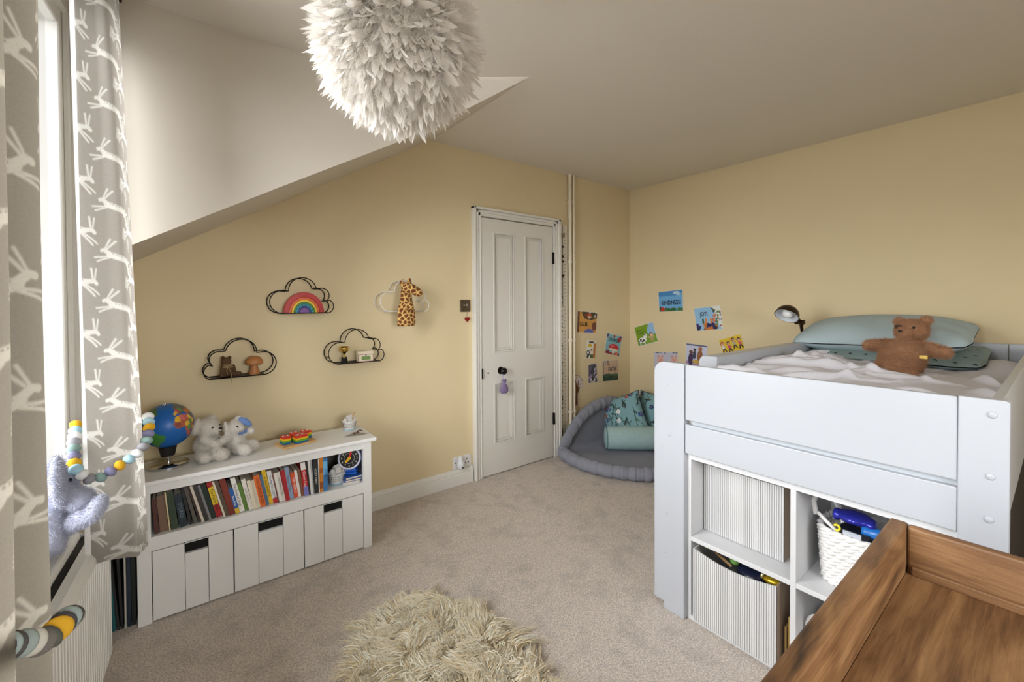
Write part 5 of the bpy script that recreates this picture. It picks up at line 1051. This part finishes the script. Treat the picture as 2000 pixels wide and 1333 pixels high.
ctr = np.mean(out, 0); ins = [tuple(ctr + (np.array(p) - ctr) * .93) for p in out]
skin = MB().prism(ins, .001, .012); obj('hide', skin, mat('hide_cream', (214, 196, 156), .9), t)
A = np.array(out); lo, hi = A.min(0), A.max(0)
def flow(p):        # the fleece parts along the back and falls outwards, with swirls
    d = p - np.array((.74, 1.30)); d[:, 1] *= .75; l = np.linalg.norm(d, axis=1)[:, None] + .10; d = d / l
    sw = np.stack([np.sin(p[:, 1] * 17 + p[:, 0] * 9), np.cos(p[:, 0] * 19 - p[:, 1] * 7)], 1); return d * .9 + sw * .55
lockc = RNG.uniform(lo, hi, (420, 2)); lockd = RNG.normal(size=(420, 2)) * .75
def fleece(n, L0, L1, width, seg, curl, kink, c_, zlo, jit, inset):
    pts = RNG.uniform(lo, hi, (n * 2, 2)); pts = pts[inpoly(pts[:, 0], pts[:, 1], inset)][:n]; n = len(pts); lid = np.argmin(((pts[:, None] - lockc[None]) ** 2).sum(2), 1) if n < 12000 else np.concatenate([np.argmin(((pts[k:k + 4000, None] - lockc[None]) ** 2).sum(2), 1) for k in range(0, n, 4000)]); D = np.zeros((n, 3)); D[:, :2] = flow(pts) + lockd[lid] + RNG.normal(size=(n, 2)) * jit; D[:, 2] = RNG.uniform(.6, 1.1, n); D /= np.linalg.norm(D, axis=1)[:, None]
    bend = np.zeros((n, 3)); bend[:, 2] = -.55; bend[:, :2] = (lockc[lid] - pts) * 7 + lockd[lid][:, ::-1] * np.array((.6, -.6))
    V, F = ribbons(np.column_stack([pts, RNG.uniform(zlo, zlo + .012, n)]), D, RNG.uniform(L0, L1, n), width, seg, bend=bend, curl=curl, kink=kink); V[:, 2] = np.maximum(V[:, 2], .004)
    fastmesh('wool', V, F, upn(mat('wool_%d_%d' % (c_[0], c_[2]), c_, .7, trans=.12, sheen=.25)), t)
ins2 = [tuple(ctr + (np.array(p) - ctr) * .90) for p in out]
fleece(9000, .05, .085, .0060, 8, .07, 1.0, (255, 236, 196), .006, .20, ins)
fleece(6000, .06, .100, .0045, 9, .09, 1.3, (255, 248, 228), .016, .14, ins2)
fleece(3500, .06, .100, .0045, 9, .09, 1.3, (246, 222, 176), .012, .16, ins2)
fleece(24000, .05, .100, .0016, 7, .08, 1.2, (255, 243, 214), .012, .20, ins)

# ------------------------------------------------------------------ curtains
def hare(X, Y):     # signed distance to a running hare facing +x, about 1 x .75
    k = np.full(X.shape, 9.0)
    for x0, y0, x1, y1, r_ in ((-.42, .02, .12, .06, .08), (-.42, .0, -.40, .03, .105), (.12, .08, .26, .14, .06), (.26, .16, .36, .10, .05), (.22, .2, .10, .46, .022), (.27, .2, .22, .48, .021), (.12, .0, .52, -.16, .023), (.10, -.02, .42, -.24, .023), (-.45, -.04, -.72, -.20, .028), (-.42, -.06, -.60, -.28, .024), (-.54, .06, -.62, .12, .026)):
        k = np.minimum(k, capd(X, Y, x0, y0, x1, y1) - r_)
    for i in range(8): k = np.maximum(k, .016 - np.hypot(X + .40 - i * .065, Y - .075 - .004 * i))
    return k
def fern(X, Y):
    k = capd(X, Y, 0, -.5, 0, .5) - .03
    for i in range(6):
        y = -.35 + i * .15
        for q in (1, -1): k = np.minimum(k, capd(X, Y, 0, y, q * (.25 - i * .02), y + .16) - .035)
    return k
def flower(X, Y):
    r_ = np.hypot(X, Y - .25); k = np.minimum(np.abs(r_ - .20) - .03, r_ - .07)
    for c_ in ((.02, .05, .1, -.5), (.06, -.25, .28, -.05), (.28, -.05, .26, .1)): k = np.minimum(k, capd(X, Y, *c_) - .026)
    return k
def print_mask(S, H, sc):   # two columns of hares per repeat, facing each other; ferns and flowers between; 0..1
    k = np.full(S.shape, 9.0)
    for cx_, flip, oy, a in ((.05, 1, 0, .35), (.17, -1, .5, -.3)):
        X = (np.mod(S / sc - cx_ + .13, .26) - .13) * flip; Y = np.mod(H / sc + oy * .19 + .095, .19) - .095
        k = np.minimum(k, hare((X * math.cos(a) - Y * math.sin(a)) / .135, (X * math.sin(a) + Y * math.cos(a)) / .135) * .135)
    for cx_, oy, f_, s2 in ((.035, .52, fern, .05), (.005, .75, flower, .06), (.21, .02, fern, .05), (.245, .2, flower, .055)):
        X = (np.mod(S / sc - cx_ + .13, .26) - .13) / s2; Y = (np.mod(H / sc + oy * .19 + .095, .19) - .095) / s2; k = np.minimum(k, f_(X, Y) * s2)
    return np.clip(.5 - k * sc / .0030, 0, 1)
def catmull(P, n):
    P = np.array(P, float); P = np.vstack([2 * P[0] - P[1], P, 2 * P[-1] - P[-2]]); m = len(P) - 3; o = []
    for t_ in np.linspace(0, m - 1e-6, n):
        i = int(t_); f = t_ - i; a, b, c, d = P[i:i + 4]; o.append(.5 * ((2 * b) + (c - a) * f + (2 * a - 5 * b + 4 * c - d) * f * f + (3 * b - a - 3 * c + d) * f ** 3))
    return np.array(o)
M_cur = mat('hare_print_linen', (255, 255, 255), .9, attr=True, trans=.42, bump=(900, .12, .001), var=(260, .05)); M_lin = mat('curtain_lining', (236, 232, 224), .9, trans=.5)
def curtain(top, bot, h1, h0, nu, nv, label, s0, sc, hem=lambda u: 0, ripple=.004, edge=0, bc=(108, 100, 88), pc=(146, 138, 124)):
    a = catmull(top, nu); b_ = catmull(bot, nu); P = np.zeros((nv, nu, 3)); Sg = np.zeros((nv, nu)); arcl = np.concatenate([[0], np.cumsum(np.linalg.norm(np.diff(b_, axis=0), axis=1))])
    for j in range(nv):
        v = j / (nv - 1); f = v ** .9; q = a * (1 - f) + b_ * f; u = np.linspace(0, 1, nu); h = h1 + (h0 - h1) * v + np.array([hem(x_) for x_ in u]) * v
        q = q + np.stack([ripple * np.sin(u * 31 + v * 3) * (.3 + v), ripple * np.cos(u * 23 - v * 4) * .5], 1); P[j, :, :2] = q; P[j, :, 2] = h; Sg[j] = arcl
    k = print_mask(Sg.ravel() + s0, P[..., 2].ravel(), sc); cc = k[:, None] * np.array(lin(pc)) + (1 - k[:, None]) * np.array(lin(bc)); cc[np.tile(np.linspace(0, 1, nu) < edge, nv)] = lin((236, 234, 230)); t = thing('curtain', label, 'curtain', tuple(P[-1].mean(0)), 'hare print curtains')
    obj('fabric', MB().grid(P), M_cur, t, smooth=True, col=cc)
    obj('heading_tape', MB().grid(P[:12:3, ::2] + np.array((-.006, .004, .0))), M_lin, t, smooth=True)
    return P
CR_ = curtain([(-.240, 1.835), (-.222, 1.832), (-.19, 1.832), (-.155, 1.832), (-.136, 1.96), (-.18, 1.99), (-.150, 2.05), (-.2, 2.07)], [(-.226, 1.832), (-.206, 1.828), (-.15, 1.838), (-.100, 1.842), (-.090, 1.94), (-.15, 1.98), (-.105, 2.04), (-.16, 2.06)], 2.40, .525, 260, 700, 'hare print curtain hanging by the far side of the window', .035, .82, lambda u: .01 * math.sin(u * 9), edge=.115, bc=(150, 143, 134), pc=(206, 202, 194))
curtain([(-.192, 1.13), (-.170, 1.03), (-.215, .95), (-.175, .86), (-.225, .79), (-.18, .70), (-.225, .62), (-.19, .52)], [(-.196, 1.13), (-.172, 1.03), (-.218, .95), (-.178, .86), (-.228, .79), (-.18, .70), (-.225, .62), (-.19, .52)], 2.40, .525, 400, 700, 'hare print curtain nearest the camera at the left edge', .0, .95)  # the near curtain's shade is put into its darker fabric and print colours
t = thing('curtain_pole', 'slim metal curtain pole above the window', 'pole', (-.2, 1.2, 2.41)); obj('pole', MB().tube([(-.235, .3, 2.415), (-.165, 2.12, 2.415)], .010, 12), M_brass, t, smooth=True)
for s_ in (.32, 2.08): obj('bracket', MB().tube([WL(s_, 0, 2.415), WL(s_, .16, 2.415)], .008, 8), M_brass, t)
# felt ball tie-backs
FC = [((232, 176, 36), 'mustard'), ((168, 206, 220), 'blue'), ((232, 232, 230), 'white'), ((150, 148, 152), 'grey'), ((140, 166, 158), 'sage'), ((136, 134, 166), 'lilac')]
def garland(path, d, label, start=0, squash=.8, FC=FC):
    pth = catmull(path, 400); L = np.concatenate([[0], np.cumsum(np.linalg.norm(np.diff(pth, axis=0), axis=1))]); n = int(L[-1] / (d * squash)); t = thing('felt_ball_garland', label, 'tie-back', tuple(pth[200]), 'felt ball curtain tie-backs')
    obj('thread', MB().tube(pth[::10], .0012, 5), M_str, t)
    for i in range(n):
        s_ = (i + .5) * L[-1] / n; p = np.array([np.interp(s_, L, pth[:, k]) for k in range(3)]); p2 = np.array([np.interp(s_ + .004, L, pth[:, k]) for k in range(3)]); tz = (p2 - p) / (np.linalg.norm(p2 - p) + 1e-9); Tz = aim((0, 0, 0), tuple(tz), (.2, .3, .93)) @ TR(rx=random.uniform(-20, 20), ry=random.uniform(-20, 20))
        c_ = FC[(i + start) % len(FC)][0]; obj('felt_ball', MB().ell(tuple(p), (d * .56, d * .52, d * (.42 if squash > .6 else .30)), Tz), mat('felt_%d_%d' % (c_[0], c_[1]), c_, .95, bump=(300, .3, .002)), t, smooth=True)
garland([(-.251, 1.93, .962), (-.247, 1.84, .903), (-.239, 1.79, .858), (-.228, 1.772, .847), (-.212, 1.78, .819), (-.188, 1.785, .812), (-.163, 1.795, .822), (-.140, 1.805, .835), (-.118, 1.815, .847), (-.098, 1.83, .86), (-.080, 1.86, .885), (-.074, 1.90, .92), (-.079, 1.95, .955)], .031, 'felt ball garland tied round the far curtain')
NG = [((84, 80, 76), 0), ((150, 160, 154), 0), ((196, 190, 178), 0), ((112, 106, 98), 0), ((92, 94, 84), 0), ((222, 168, 40), 0), ((74, 70, 72), 0), ((158, 172, 168), 0)]
garland([(-.225, .80, .90), (-.206, .86, .878), (-.194, .9, .859), (-.186, .92, .846), (-.174, .935, .835), (-.165, .95, .822), (-.156, .965, .821), (-.150, .985, .82), (-.147, 1.01, .815), (-.148, 1.035, .80), (-.153, 1.06, .785), (-.165, 1.09, .775)], .036, 'felt ball garland tied round the near curtain', 0, .42, NG)
# ------------------------------------------------------------------ plush rabbit on the sill
M_gp = mat('blue_grey_plush', (172, 174, 190), .95, sheen=.3)
t = thing('plush_bunny', 'blue grey long eared plush bunny slumped on the window sill', 'soft toy', (-.27, 1.77, H0 + .002))
def pp(name, mb, n):
    q = plush(mb, .005, 4); o = obj(name, q, M_gp, t, smooth=True); fur(q, n, .009, .0012, M_gp, o)
pp('torso', MB().ell((-.288, 1.81, .700), (.042, .055, .078)).ell((-.290, 1.80, .812), (.046, .05, .052)), 8000)
pp('ear', MB().ell((-.268, 1.735, .845), (.018, .030, .066), TR(rx=-10)).ell((-.262, 1.735, .80), (.018, .026, .04)), 3500); pp('ear', MB().ell((-.250, 1.805, .828), (.018, .022, .055)), 2500)
pp('leg', MB().cap((-.275, 1.76, .800), (-.226, 1.755, .768), .032, .034).ell((-.222, 1.755, .762), (.030, .03, .034)), 4000)
pp('leg', MB().cap((-.258, 1.76, .700), (-.215, 1.735, .722), .028, .028).ell((-.188, 1.718, .745), (.022, .026, .040), TR(ry=25)), 4000)
pp('arm', MB().cap((-.285, 1.75, .74), (-.278, 1.735, .66), .030, .028), 3000)
eyes(t, [(-.246, 1.772, .825)], .005)
